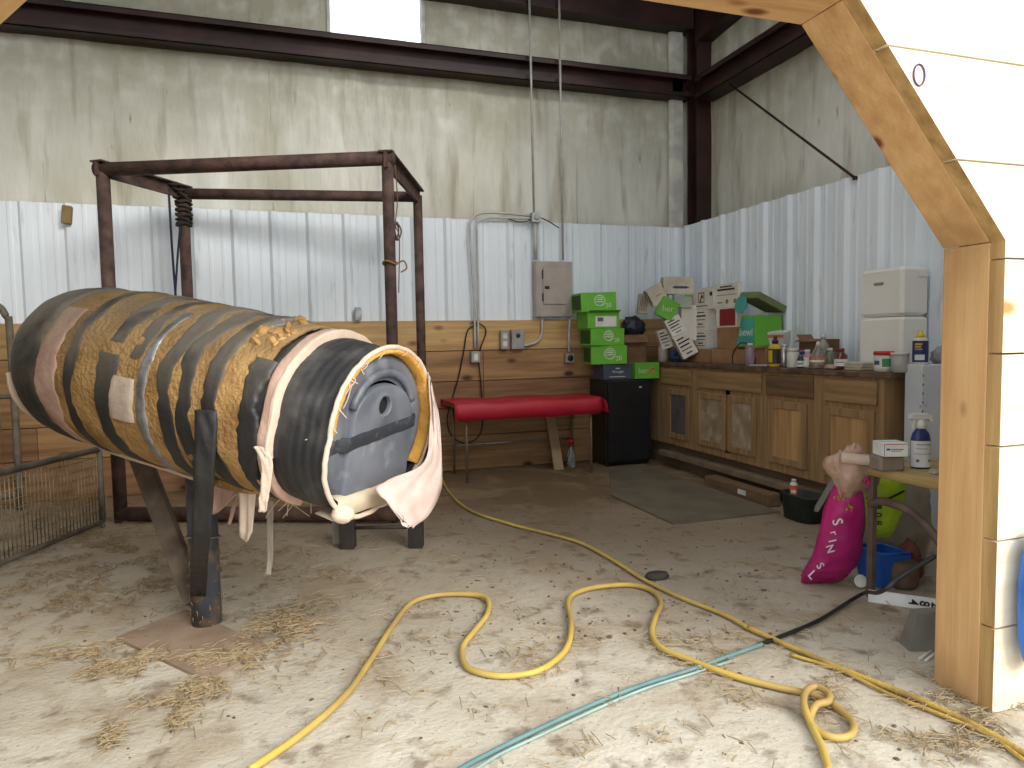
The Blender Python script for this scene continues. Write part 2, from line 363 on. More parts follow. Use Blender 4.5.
# ---------------------------------------------------------------- front wall with chamfered opening
pinkpine=wood('raw_pale_pine_planks',(242,230,206),(228,210,178),'X',.7,True,.7,kcol=(190,140,84))
mixin(pinkpine,(226,202,162),1.6,.52,.8,st=(.5,1,2),seed=2)
edgem=wood('plank_end_grain',(196,160,104),(150,116,70),'Z',1,False)
wf=sempty('wall_front',(3.2,YP,0)); b=MB()
zz=[.0,.297,.599,.919,1.229,1.542,1.845,2.162,2.47,2.78,3.09,3.4,3.7,4.0]
def edge(z,side=1): # inner edge of the opening at height z
    if z<=1.6: return 2.25 if side>0 else -.97
    if z>=2.3: return None
    t=(z-1.6)/.7; return (2.25-.63*t) if side>0 else (-.97+.63*t)
def hplank(z0,z1,xa,xb,ya,yb):
    """plank pieces right and left of the opening, cut along the chamfer"""
    for side in (1,-1):
        pts=[]; cuts=sorted({z0,z1}|({1.6} if z0<1.6<z1 else set())|({2.3} if z0<2.3<z1 else set()))
        lowp=[]; 
        for z in cuts:
            e=edge(min(z,2.2999),side)
            if z>=2.3: e=.62+.01 if side>0 else .62
            lowp.append((e,z))
            if abs(z-2.3)<1e-6: lowp.insert(-1,(edge(2.2999,side),z))
        far=(xb if side>0 else xa)
        poly=[(e,ya,z) for e,z in lowp]+[(far,ya,z1),(far,ya,z0)]
        b.prism(poly,(0,yb-ya,0),0)
        nf=len(poly)
        for q in range(len(lowp)-1): b.m[len(b.m)-nf+q]=1
for k in range(len(zz)-1): hplank(zz[k]+.003,zz[k+1]-.004,XL-1,6.5,YP,YP+.05)
b.build('plank_cladding',[pinkpine,edgem],wf)
# purple felt-pen ring round a knot
c0=at(919,75,1,YP-.002); b=MB(); b.tube([c0+Vector((.022*math.cos(a),-.001,.032*math.sin(a))) for a in np.linspace(0,2*PI,20)[:-1]],.0028,5,0,closed=True); b.build('purple_pen_ring',M('purple_ink',(96,60,110),.6),wf)
jm=wood('orange_pine_timber_upright',(210,170,118),(186,142,92),'Z',.8,kcol=(112,60,26),ks=1.6)
jmh=wood('orange_pine_timber',(212,172,120),(188,144,94),'X',.8,kcol=(120,66,30),ks=1.5)
mixin(jm,(120,84,50),2.2,.56,.75,st=(1,1,.5),seed=4,strength=.6)
d1=sempty('door_1',(2.25,YJ,0)); 
def timber(name,p0,p1,wy0,wy1,th,nrm,m):
    """board between 2 points (x,z), spans wy0..wy1 in depth, thickness th along nrm"""
    b=MB(); b.prism([(p0[0],wy0,p0[1]),(p1[0],wy0,p1[1]),(p1[0]+nrm[0]*th,wy0,p1[1]+nrm[1]*th),(p0[0]+nrm[0]*th,wy0,p0[1]+nrm[1]*th)],(0,wy1-wy0,0)); return b.build(name,m,d1,mods=[('bevel',.004)])
ya,yb=YP+.052,YJ
timber('jamb',(2.25,0),(2.25,1.6),ya,yb,.04,(1,0),jm); timber('jamb',(-.97,0),(-.97,1.6),ya,yb,.04,(-1,0),jm)
timber('diagonal_brace',(2.25,1.6),(1.62,2.3),ya,yb,.05,(.74,.67),jm); timber('diagonal_brace',(-.97,1.6),(-.34,2.3),ya,yb,.05,(-.74,.67),jm)
timber('header',(-.34,2.3),(1.62,2.3),ya,yb,.05,(0,1),jmh)
b=MB(); b.box(2.29,2.42,ya,yb-.03,0,1.62); b.build('corner_stud',jm,d1)
b=MB(); b.box(-.6,1.9,ya,yb-.02,2.36,2.55); b.build('header_beam',jmh,d1)
# ---------------------------------------------------------------- PIPE RACK
FL,FR,RR,RL=(-1.20,5.72),(.73,4.95),(1.15,6.07),(-.76,6.40); HT=2.575
rk=thing('pipe_rack','tall rusty brown pipe frame standing empty behind the barrel','frame',(0,5.7,0))
def V2(p,z): return Vector((p[0],p[1],z))
for p,r in ((FL,.046),(FR,.041),(RR,.040),(RL,.045)):
    b=MB(); b.tube([V2(p,0),V2(p,HT)],r,14); b.build('post',rust,rk)
def ext(a,c,e): 
    d=(Vector(c)-Vector(a)).normalized()*e; return (a[0]-d.x,a[1]-d.y),(c[0]+d.x,c[1]+d.y)
a,c=ext(FL,FR,.05); b=MB(); b.tube([V2(a,HT+.0),V2(c,HT+.015)],.050,14); b.build('top_rail',rust,rk)
a,c=ext(RL,RR,.02); b=MB(); b.tube([V2(a,HT-.01),V2(c,HT-.01)],.045,14); b.build('top_rail',rust,rk)
def plate(p,q,name,z0,z1,t=.012):
    d=(V2(q,0)-V2(p,0)).normalized(); n=Vector((-d.y,d.x,0)); a=V2(p,0)-d*.06; c=V2(q,0)+d*.06; b=MB()
    b.prism([a-n*t+Vector((0,0,z0)),c-n*t+Vector((0,0,z0)),c+n*t+Vector((0,0,z0)),a+n*t+Vector((0,0,z0))],(0,0,z1-z0))
    b.prism([a-n*.05+Vector((0,0,z1-.01)),c-n*.05+Vector((0,0,z1-.01)),c+n*.05+Vector((0,0,z1-.01)),a+n*.05+Vector((0,0,z1-.01))],(0,0,.012)); return b.build(name,rust,rk)
plate(FR,RR,'angle_rail',HT-.06,HT+.055); plate(FL,RL,'angle_rail',HT-.05,HT+.055)
b=MB(); b.tube([V2(FL,.06),V2(FR,.06)],.055,12); b.build('floor_rail',M('dusty_rust',(98,74,60),.85,col2=(66,48,40),vs=12,bump=.3),rk)
# rope binding and straps on rack corner
ropem=M('grimy_rope',(64,56,46),.9,bump=.4,bs=90,col2=(40,34,28)); b=MB(); pts=[]
for i in range(150):
    a=i*.42; z=HT+.05-.33*(i/150)**1.2; rr_=.058+.010*nz(i*.7,0,0); pts.append(V2(RL,z)+Vector((rr_*math.cos(a),rr_*math.sin(a),.03*nz(i*.31,2,0)))+Vector((-.41,-.6,0))*(.22*max(0,1-i/60)))
b.tube(pts,.012,6); tag(b.build('rope_binding',ropem,org=V2(RL,HT-.1)),'dark rope wound round the rear left corner of the rusty pipe frame','rope')
stm=M('navy_webbing',(34,40,66),.7)
b=MB(); t0=V2(RL,HT)-Vector((.13,.28,0)); rl=lambda t:V2((FL[0]+(RL[0]-FL[0])*t,FL[1]+(RL[1]-FL[1])*t),HT); b.tube(smooth_path([rl(.80),rl(.81)-Vector((0,0,.5)),rl(.84)-Vector((0,0,1.1))],6),.022,6,flat=.4); b.tube(smooth_path([rl(.98)-Vector((0,0,.12)),rl(.88)-Vector((0,0,.55)),rl(.78)-Vector((0,0,1.1))],6),.020,6,flat=.4)
tag(b.build('hanging_strap',stm,org=pd(175,300,5.95)),'navy webbing strap hanging from the rear left of the pipe frame','strap')
twm=M('orange_twine',(150,112,70),.9)
q=V2(FR,1.86); b=MB(); b.tube([q+Vector((.05*math.cos(t),.05*math.sin(t),.012*math.sin(2*t))) for t in np.linspace(0,2*PI,16)[:-1]],.007,5,0,closed=True)
b.tube(smooth_path([q+Vector((.05,0,0)),q+Vector((.10,.02,.02)),q+Vector((.12,.02,-.03)),q+Vector((.08,.02,-.06))],6),.006,5); tag(b.build('twine_loop',twm,org=q),'orange twine knotted round the front right post of the pipe frame','twine')
q=V2(FR,HT-.02)+Vector((.06,.03,0)); b=MB(); b.tube(smooth_path([q,q+Vector((.01,.01,-.25)),q+Vector((-.01,.0,-.42)),q+Vector((.015,0,-.52)),q+Vector((.0,0,-.9))],6),.004,5)
for i in range(5): b.tube(smooth_path([q+Vector((0,0,-.40)),q+Vector((.03*math.cos(i),.03*math.sin(i),-.46)),q+Vector((.01*math.cos(i*2),0,-.53))],5),.006,5)
tag(b.build('hanging_twine',M('grey_twine',(112,90,74),.9),org=q),'knotted brown twine dangling beside the front right post of the pipe frame','twine')
# ---------------------------------------------------------------- BREEDING MOUNT (padded barrel on a post)
Rc=pd(383,427,2.62); Lc=pd(82,360,3.46); AX=(Lc-Rc); LEN=AX.length; ax=AX.normalized()
e1=Vector((ax.y,-ax.x,0)).normalized()
if e1.dot(Vector((0,0,H))-Rc)<0: e1=-e1
e2=e1.cross(ax).normalized()
if e2.z<0: e2=-e2
def rad(u):
    ks=[(0,.303),(.12,.318),(.3,.342),(.45,.362),(.7,.366),(.88,.354),(.96,.338),(1.0,.305),(1.03,.20),(1.045,.0)]
    for (a,ra),(c,rc) in zip(ks,ks[1:]):
        if u<=c: t=max(0,(u-a)/(c-a)); t=t*t*(3-2*t) if u<.9 else t; return ra+(rc-ra)*t
    return 0
def S(u,ph,dr=0):
    r=rad(u)+dr+.008*nz(u*5,math.cos(ph)*1.5,math.sin(ph)*1.5)+.004*nz(u*19,ph*2.1,3)*(1 if u>.28 else 0)
    if math.sin(ph)<0 and math.cos(ph)>0: r*=1+.17*abs(math.sin(2*ph))*max(0,1-u/.35)
    return Rc+AX*u+e1*(r*math.cos(ph))+e2*(r*math.sin(ph))
def U(px):
    """how far along the barrel the point facing the camera lies"""
    lo,hi=0,1.0
    for _ in range(30):
        m_=(lo+hi)/2
        if pj(S(m_,0,.02))[0]>px: lo=m_
        else: hi=m_
    return (lo+hi)/2
bm_=thing('breeding_mount','long padded barrel dummy on one post, wrapped in tan carpet, black tape and cloth','breeding dummy',fl(205,636))
blk=M('black_ribbed_plastic',(52,51,52),.5,col2=(36,36,38),vs=5,bump=.1,bs=60); mixin(blk,(132,130,124),5,.48,.8,st=(1,1,1),strength=.5)
tan=M('tan_carpet',(182,146,96),.95,col2=(142,108,66),vs=7,bump=.7,bs=55,spec=.1)
mixin(tan,(112,88,60),3,.5,.7,seed=2,strength=.6); dust_top(tan,(140,124,98),1.2,1.5,.9)
tape=M('black_duct_tape',(44,43,43),.5,col2=(33,32,32),vs=8,bump=.25,bs=25); dust_top(tape,(122,114,102),1.05,1.45,.95)
pink=M('faded_pink_cloth',(200,166,150),.9,col2=(172,136,122),vs=9,bump=.25,bs=40)
cream=M('cream_cloth',(218,198,176),.9,col2=(206,184,166),vs=8,bump=.2,bs=40)
dust_top(pink,(160,142,118),1.1,1.4,.6); dust_top(cream,(170,152,128),1.15,1.4,.5)
# drum body with ridges
NU,NP=150,56; b=MB(); rows=[]
for i in range(NU+1):
    u=.22*i/NU; dr=.0012*math.cos(2*PI*u/.0215)
    rows.append([S(u,2*PI*j/NP,dr-.004) for j in range(NP)])
b.grid(rows,0,True,wrap=True)
rows=[[S(.22+.825*i/60,2*PI*j/NP,-.006) for j in range(NP)] for i in range(61)]; b.grid(rows,0,True,wrap=True)
b.build('drum_body',blk,bm_)
# carpet cover
def band(u0,u1,p0,p1,dr,wob=.008,seed=0,nu=6,np_=48,pw=.0,full=False,wf_=2.2,flare=0):
    b=MB(); rows=[]
    for j in range(np_+1):
        ph=p0+(p1-p0)*j/np_
        a=u0+wob*nz(ph*wf_,seed,1)+wob*.35*nz(ph*11,seed,4); c=u1+wob*nz(ph*wf_,seed,7)+wob*.35*nz(ph*13,seed,9)
        row=[]
        for i in range(nu+1):
            t=i/nu; u=a+(c-a)*t; pp=ph+pw*nz(t*6,seed,j*.0)*(1 if j in(0,np_) else 0)
            k=dr
            if i in(0,nu): k=dr-.006
            row.append(S(u,pp,k+.002*nz(u*60,pp*8,seed)))
        row=[S(a,ph,-.008)]+row+[S(c,ph,-.008)]
        rows.append(row)
    b.grid(rows,0,True); return b
D=math.radians
UC=U(250); rows=[]; b=MB(); nph=110
# cover from u .285 to the rounded end, open along the underside, with ragged lower hem
for j in range(nph+1):
    t=j/nph; row=[]
    for i in range(61):
        u=UC+(1.0449-UC)*i/60 + (.008*nz(t*14,0,0) if i==0 else 0)
        lo=D(-74)+D(9)*nz(u*9,1,0)+D(6)*nz(u*31,2,0); hi=D(262)
        ph=lo+(hi-lo)*t; row.append(S(min(u,1.0449),ph,.012+.004*nz(u*26,ph*6,5)))
    rows.append(row)
b.grid(rows,0,True); b.build('carpet_cover',tan,bm_,mods=[('solid',.012)],fix=False)
P0,P1=D(-78),D(255)
bands=[('black_end_wrap',U(34),1.0449,.027,tape,P0,P1),('pink_cloth_band',U(55),U(33),.021,pink,D(-72),D(50)),
('tape_band',U(73),U(61),.021,tape,D(-64),P1),('tape_band',U(111),U(93),.021,tape,D(-80),D(22)),('tape_band',U(112),U(97),.020,tape,D(30),P1),
('tape_band',U(134),U(120),.020,tape,D(22),P1),('tape_band',U(172),U(153),.021,tape,D(-72),P1),('tape_band',U(192),U(174),.021,tape,D(-74),P1),('tape_band',U(217),U(199),.022,tape,D(-80),P1),
('tape_band',U(256),U(236),.021,tape,D(-66),D(40)),('tape_band',U(232),U(224),.020,tape,D(60),P1)]
for k,(n,u0,u1,dr,m,p0,p1) in enumerate(bands):
    o=band(u0,u1,p0,p1,dr,.019,seed=k*3.1,np_=70,nu=8).build(n,m,bm_,fix=False); 
o=band(U(133),U(107),D(-17),D(10),.024,.01,seed=44,pw=.3,np_=20).build('cloth_patch',M('grey_pink_rag',(196,176,160),.85,bump=.3,bs=20),bm_,fix=False)
silver=M('silver_tape',(150,150,152),.35,.4,col2=(110,108,106),vs=14,bump=.4,bs=30); 
band(U(144),U(135),D(-76),D(62),.023,.012,seed=12).build('silver_tape',silver,bm_,fix=False)
band(U(230),U(215),D(60),D(95),.024,.02,seed=15).build('silver_tape',silver,bm_,fix=False)
# cream edge showing round the left end and along the hem
b=MB(); b.tube([S(1.0,p,.03+.01*nz(p*3,0,0)) for p in np.linspace(D(-75),D(-8),26)],.012,6,flat=2.2); b.build('cream_hem',cream,bm_)
b=MB(); b.tube([S(u,D(-80)+.05*nz(u*12,0,0),.022) for u in np.linspace(.45,.86,40)],.012,6,flat=2); b.build('cream_hem',cream,bm_)
# torn foam on the shoulder
foam=M('torn_yellow_foam',(200,160,102),.95,col2=(150,112,64),vs=9,bump=.8,bs=30); b=MB()
for i in range(26):
    u=UC+.01+.08*rnd.random(); p=D(48+42*rnd.random()); c=S(u,p,.012); s=.014+.018*rnd.random()
    b.lathe([(s*.35,-s*.4),(s*.95,-s*.15),(s,.1*s),(s*.5,s*.45)],7,0,TR(c,(rnd.random()*3,rnd.random()*3,rnd.random()*3)))
b.build('torn_foam',foam,bm_)
# cloth strap round the drum, hanging below
o=band(U(269),U(259),D(-66),D(250),.022,.006,seed=21,np_=90).build('cloth_strap',pink,bm_,fix=False)
o=band(U(272),U(268),D(-20),D(250),.026,.006,seed=23,np_=90).build('cloth_strap',cream,bm_,fix=False)
def ribbon(pts,wd,name,m,parent,thick=.004,ww=.006,nrm=None):
    P=smooth_path(pts,6); rows=[]; L=len(P)
    for i,p in enumerate(P):
        w_=wd[0]+(wd[1]-wd[0])*i/(L-1); side=(nrm or Vector((.95,-.31,0)))
        rows.append([p+side*(w_*(j/6-.5))+Vector((0,0,ww*nz(i*.9,j*1.3,w_)))+Vector((.31,.95,0))*(.012*nz(i*.25,j*.8,3)) for j in range(7)])
    b=MB(); b.grid(rows,0,True); return b.build(name,m,parent,mods=[('solid',thick)],fix=False)
sb_=S(U(265),D(-12),.03); dB=(np.array(sb_)-C)@FH; ribbon([sb_,pd(267,462,dB),pd(266,482,dB+.01),pd(264,498,dB+.02),pd(262,512,dB+.03)],(.045,.028),'cloth_strap_tail',cream,bm_)
# flaps hanging below
def patchpx(rows_px,name,m,parent,thick=.006,sub=4,amp=.012,seed=0):
    """cloth sheet: rows of (px,py,depth) control points, bent and folded in depth"""
    R=[smooth_path([pd(*q) for q in r],sub) for r in rows_px]; cols=list(zip(*R)); G=[smooth_path(c,sub) for c in cols]
    nr=len(G); 
    for i,g in enumerate(G):
        for j,p in enumerate(g): g[j]=p+Vector((-.31,-.95,0))*amp*(nz(i*.45+seed,j*.12,0)*1.6+nz(i*1.1,j*.2,seed))
    b=MB(); b.grid(G,0,True); return b.build(name,m,parent,mods=[('solid',thick)],fix=False)
patchpx([[(214,462,2.80),(238,462,2.74),(262,470,2.70)],[(216,478,2.80),(240,482,2.74),(262,484,2.70)],[(215,485,2.81),(238,492,2.76),(262,494,2.71)]],'carpet_flap',tan,bm_,.012)
patchpx([[(203,470,2.93),(220,476,2.86),(244,482,2.80)],[(204,495,2.93),(222,496,2.86),(243,490,2.8)],[(208,514,2.92),(217,513,2.88),(236,494,2.8)]],'pink_flap',pink,bm_)
patchpx([[(238,484,2.78),(247,484,2.76),(257,486,2.74)],[(239,505,2.78),(248,508,2.76),(254,508,2.74)],[(240,535,2.78),(246,542,2.76),(252,532,2.74)]],'white_flap',cream,bm_)
ribbon([pd(236,492,2.9),pd(233,510,2.9),pd(229,525,2.9)],(.02,.012),'pink_strip',pink,bm_)
ribbon([pd(270,500,2.75),pd(270,525,2.78),pd(270,556,2.8),pd(268,575,2.8)],(.028,.022),'torn_strip',M('dirty_grey_rag',(150,140,126),.9),bm_)
# loose straw and strings under the drum
b=MB(); rs=random.Random(5)
for i in range(30):
    p=pd(258+rs.random()*60,488+rs.random()*10,2.72); d=Vector((rs.uniform(-.1,.16),rs.uniform(-.05,.05),rs.uniform(-.10,.02))); b.tube(smooth_path([p,p+d*.5+Vector((0,0,.015)),p+d],3),.0022,4)
b.build('loose_strings',M('pale_string',(190,172,140),.9),bm_)
# front end: inner cap
nA=-ax; sA=-e1  # outward normal, right hand side as seen
qA=e2; base=Rc
def F(s_,q_,n_=0):
    if s_<0 and q_<0:
        a_=math.atan2(q_,s_); k_=1+.17*abs(math.sin(2*a_))*min(1,math.hypot(s_,q_)/.25)**2; s_*=k_; q_*=k_
    return base+sA*s_+qA*q_+nA*n_
bluep=M('blue_grey_plastic',(110,113,121),.42,col2=(86,90,98),vs=5,bump=.08,bs=20); mixin(bluep,(170,176,182),7,.58,.8,strength=.55)
FC=lambda s_,q_,n_=0: F(s_,q_,n_+.05)
F0=lambda s_,q_,n_=0: base+sA*s_+qA*q_+nA*n_
def outl(k,n=48,r=.283,cut=-.235):
    out=[]
    for i in range(n):
        a=2*PI*i/n; x=r*k*math.cos(a); y=r*k*math.sin(a); out.append((x,max(y,cut*k)))
    return out
b=MB(); rows=[]
for k,dn in ((1.0,-.11),(.97,-.075),(.9,-.06),(.8,-.058),(.72,-.068),(.63,-.07)):
    rows.append([FC(x,y,dn) for x,y in outl(k)])
b.grid(rows,0,True,wrap=True); 
# raised tombstone panel with a hole
def arch(wd,top,bot,n=14):
    out=[(wd,bot),(wd,top-wd*.75)]+[(wd*math.cos(a),top-wd*.75+wd*.75*math.sin(a)) for a in np.linspace(0,PI,n)[1:-1]]+[(-wd,top-wd*.75),(-wd,bot)]
    return out
A0=arch(.178,.165,-.225); HX,HY,HRr=-.01,.085,.036
def resample(poly,n):
    P=[Vector((x,y,0)) for x,y in poly]; P.append(P[0]); L=[0]
    for a,c in zip(P,P[1:]): L.append(L[-1]+(c-a).length)
    out=[]
    for i in range(n):
        d=L[-1]*i/n; k=max(j for j in range(len(L)) if L[j]<=d+1e-9); k=min(k,len(P)-2); t=(d-L[k])/max(1e-9,L[k+1]-L[k]); q=P[k].lerp(P[k+1],t); out.append((q.x,q.y))
    return out
n=64; O=resample(A0,n); 
hole=[]
for x,y in O:
    a=math.atan2(y-HY,x-HX); hole.append((HX+HRr*math.cos(a),HY+HRr*math.sin(a)))
def lerp2(A,B,t): return [(a[0]+(c[0]-a[0])*t,a[1]+(c[1]-a[1])*t) for a,c in zip(A,B)]
rows=[[FC(x*1.02,y*1.02,-.072) for x,y in O],[FC(x,y,-.048) for x,y in O],[FC(x*.96,y*.96,-.044) for x,y in O],[FC(x,y,-.044) for x,y in lerp2(hole,O,.5)],[FC(HX+(x-HX)*1.25,HY+(y-HY)*1.25,-.044) for x,y in hole],[FC(HX+(x-HX)*1.12,HY+(y-HY)*1.12,-.038) for x,y in hole],[FC(x,y,-.044) for x,y in hole],[FC(x,y,-.060) for x,y in hole]]
b.grid(rows,0,True,wrap=True)
# arched ridge above
b.tube([FC(.185*math.cos(a)*1.0,.045+.165*math.sin(a),-.056) for a in np.linspace(.25,PI-.25,20)],.016,8)
b.build('end_cap',bluep,bm_,fix=False)
b=MB(); b.lathe([(HRr*1.5,-.001),(HRr*1.5,.001)],20,0,Matrix.Translation(FC(HX,HY,-.064))@nA.to_track_quat('Z','Y').to_matrix().to_4x4()); b.build('hole_shade_disc',M('hole_shade_black',(26,25,26),.9),bm_)  # near-black disc paints in the shade inside the hole
b=MB(); rows=[]
for i in range(25):
    s_=-.262+.50*i/24; q0=-.045+.055*(s_+.26)/.5+.004*nz(i*.4,1,0); dn=-.037+.004*nz(i*.3,0,0)-(.02 if abs(s_)>.2 else 0)
    rows.append([FC(s_,q0-.024,dn-.006),FC(s_,q0-.021,dn-.004),FC(s_,q0+.021,dn-.004),FC(s_,q0+.024,dn-.006)])
b.grid(rows,0,True); b.build('black_strap',M('worn_black_tape',(46,48,54),.5,col2=(70,74,82),vs=30,lo=.3,hi=.45),bm_,fix=False,mods=[('solid',.003)])
# foam lining and rolled cloth rim
lin_=M('orange_foam_lining',(226,172,84),.9,col2=(200,142,62),vs=12,bump=.5,bs=60)
b=MB(); rows=[]
for dn,dr in ((.012,.0),(.016,-.012),(.006,-.018),(-.03,-.020),(-.07,-.018)):
    rows.append([F((rad(0)+dr+.004*nz(a*4,dr*30,0))*math.cos(a),(rad(0)+dr)*math.sin(a),dn) for a in np.linspace(D(-38),D(178),70)])
b.grid(rows,0,True); b.build('foam_lining',lin_,bm_,fix=False,mods=[('solid',.006)])
b=MB(); b.tube([F((rad(0)+.006+.004*nz(a*6,0,0))*math.cos(a),(rad(0)+.006+.004*nz(a*7,1,0))*math.sin(a),.012+.006*nz(a*8,2,0)) for a in np.linspace(0,2*PI,121)[:-1]],.0095,8,0,closed=True)
for i in range(12):
    a=rs.uniform(.3,PI); r0=rad(0)+.008; p=F(r0*math.cos(a),r0*math.sin(a),.018); b.tube(smooth_path([p,p+Vector((rs.uniform(-.02,.02),0,-.015)),p+Vector((rs.uniform(-.03,.03),-.01,-rs.uniform(.01,.045)))],3),.0016,4)
b.build('cloth_rim',cream,bm_)
b=MB(); p=F(-.30,.02,.0); b.tube(smooth_path([pd(352,384,2.42),pd(345,405,2.42),pd(330,425,2.40),pd(318,436,2.38),pd(305,440,2.38)],5),.0025,5); b.build('trailing_string',cream,bm_)
# lower ledge cloth
b=MB(); rows=[]
for i in range(15):
    s_=-.25+.42*i/14; z0=-.232+.004*nz(i*.6,0,0)
    rows.append([F0(s_,z0,-.06),F0(s_,z0+.004,.0),F0(s_,z0-.004,.02),F0(s_,z0-.066,.022),F0(s_,z0-.078,.0),F0(s_,z0-.07,-.08)])
b.grid(rows,0,True); b.build('lower_cloth_edge',M('cream_vinyl',(200,184,160),.7,col2=(184,166,140),vs=8),bm_,fix=False,mods=[('solid',.004)])
# draped cloth at the right
patchpx([[(428,372,2.82),(431,382,2.84),(433,392,2.86)],[(430,420,2.80),(436,418,2.83),(439,420,2.86)],[(424,462,2.72),(434,460,2.77),(442,468,2.84)],
 [(388,480,2.56),(414,486,2.64),(440,492,2.80)],[(376,490,2.50),(402,506,2.56),(430,513,2.72)],[(392,505,2.53),(402,521,2.55),(418,524,2.62)],[(402,518,2.54),(409,526,2.55),(414,527,2.58)]],'draped_cloth',M('pale_pink_cloth',(206,188,178),.85,col2=(188,164,154),vs=6,bump=.1,bs=30),bm_,.005,6,.022,3)
# knot
b=MB(); kp=pd(343,514,2.42); rows=[]
for i in range(13):
    th=PI*i/12; rows.append([kp+Vector(((.040+.010*nz(j*.9,i*.5,0))*math.sin(th)*math.cos(2*PI*j/16),(.032+.008*nz(j*.8,i,2))*math.sin(th)*math.sin(2*PI*j/16),.034*math.cos(th)+.006*nz(j,i*.7,4))) for j in range(16)])
b.grid(rows,0,True,wrap=True); b.build('cloth_knot',cream,bm_,fix=False)
# post, tape tail, brace
lb=fl(205,637); pipe=M('dark_blue_grey_pipe',(84,88,96),.45,col2=(58,62,70),vs=4,bump=.1); mixin(pipe,(128,104,78),14,.50,.68,strength=.8)
LX,LY=pd(206,600,3.14).x,pd(206,600,3.14).y
b=MB(); b.tube([(LX,LY,.012),(LX,LY,.80)],.066,20); b.build('post',pipe,bm_)
u_s=U(208)
A_=S(u_s,D(2),.03); dA=(np.array(A_)-C)@FH; ribbon([A_,pd(206,430,dA-.005),pd(204,468,dA+.01),pd(203,505,dA+.08),pd(200,550,dA+.17),pd(198,596,3.02)],(.085,.07),'tape_tail',tape,bm_,.006)
b=MB(); a_=pd(138,452,3.42); c_=Vector((LX-.05,LY+.05,.10)); d_=(c_-a_).normalized(); n1=Vector((.95,-.31,0)); n1=(n1-d_*n1.dot(d_)).normalized(); n2=d_.cross(n1)
b.prism([a_+n1*.045+n2*.03,a_-n1*.045+n2*.03,a_-n1*.045-n2*.03,a_+n1*.045-n2*.03],c_-a_); b.build('diagonal_brace',M('weathered_grey_beam',(112,98,84),.85,col2=(80,68,58),vs=9,bump=.2),bm_,mods=[('bevel',.006)])
b=MB()
for z in (.42,): b.tube([(LX+.072*math.cos(t),LY+.072*math.sin(t),z+.012*math.sin(t+z*9)) for t in np.linspace(0,2*PI,24)[:-1]],.004,5,0,closed=True)
for i in range(90):
    t=rs.uniform(0,2*PI); z=.02+.36*rs.random()**1.3; r_=.068; p=Vector((LX+r_*math.cos(t),LY+r_*math.sin(t),z)); d=Vector((-math.sin(t)*rs.uniform(-.02,.02)+math.cos(t)*.01*rs.random(),math.cos(t)*rs.uniform(-.02,.02)+math.sin(t)*.01*rs.random(),rs.uniform(-.04,.04))); q_=p+d
    q_.z=max(.004,q_.z); b.tube([p,q_],.0022,4)
tag(b.build('stuck_hay',M('dry_hay',(140,118,88),.95,col2=(108,90,64),vs=20),bm_),None,None,None,'stuff')
# board under the post
b=MB(); pts=[fl(116,640),fl(208,684),fl(268,648),fl(186,612)]; b.prism([Vector((p.x,p.y,.0)) for p in pts],(0,0,.014))
tag(b.build('floor_board',M('dusty_brown_board',(158,136,116),.9,col2=(136,114,94),vs=5,bump=.2),org=(pts[0].x,pts[0].y,0)),'dusty brown board lying flat under the barrel post','board')
# low black stand behind the barrel
st=thing('low_stand','low black metal stand on two legs behind the draped end of the barrel','stand',(.54,4.4,0)); bk=M('black_painted_steel',(40,38,38),.6,col2=(58,50,44),vs=8)
s0=Vector((.34,4.43,0)); s1=Vector((.75,4.29,0))
for p in (s0,s1): b=MB(); b.box(-.045,.045,-.04,.04,0,.40,0,TR(p,(0,0,-.33)),ch=.005); b.build('leg',bk,st)
b=MB(); b.prism([s0+Vector((-.05,-.05,.40)),s1+Vector((.05,-.05,.40)),s1+Vector((.13,.2,.40)),s0+Vector((.03,.2,.40))],(0,0,.05)); b.build('top_plate',bk,st)
b=MB(); b.tube([s0+Vector((0,0,.13)),s1+Vector((0,0,.13))],.012,8); b.build('cross_bar',bk,st)
b=MB(); wp=fl(339,543); b.box(-.038,.038,-.02,.02,0,.22,0,TR((wp.x,wp.y-.02,0),(0,0,-.3)),ch=.004); tag(b.build('post_offcut',M('grey_white_board',(170,166,152),.8),org=(wp.x,wp.y,0)),'short pale board standing beneath the knotted cloth of the barrel','board')
# ---------------------------------------------------------------- WIRE PANELS at the left
wire=M('grey_wire',(186,172,140),.5,.5,col2=(110,100,82)); gpipe=M('grey_gate_pipe',(122,114,100),.7,.2,col2=(92,86,74),vs=10)
def mesh_panel(name,label,a,c,h,frame_r,nv,nh,zb=.04,posts=()):
    a=Vector(a); c=Vector(c); t=thing(name,label,'fence panel',(a.x,a.y,0)); u=Vector((0,0,1))
    b=MB(); b.tube([a+u*zb,a+u*h],frame_r,8); b.tube([c+u*zb,c+u*h],frame_r,8); b.tube([a+u*h,c+u*h],frame_r,8); b.tube([a+u*zb,c+u*zb],frame_r*.8,8)
    for f in posts: p=a.lerp(c,f); b.tube([p+u*zb,p+u*h],frame_r*.8,8)
    for p in (a,c): b.tube([p,p+u*zb],frame_r*.8,8)
    b.build('frame',gpipe,t)
    b=MB()
    for i in range(1,nv): p=a.lerp(c,i/nv); b.tube([p+u*zb,p+u*h],.0034,4)
    for i in range(1,nh): z=zb+(h-zb)*i/nh; b.tube([a+u*z,c+u*z],.0024,4)
    b.build('wire_mesh',wire,t); return t
pa=fl(103,527); pb=fl(0,570); dd=(pb-pa)
mesh_panel('wire_panel','low wire mesh panel in a grey pipe frame running along the stall floor at left',pa,pa+dd*2.2,.57,.022,62,9)
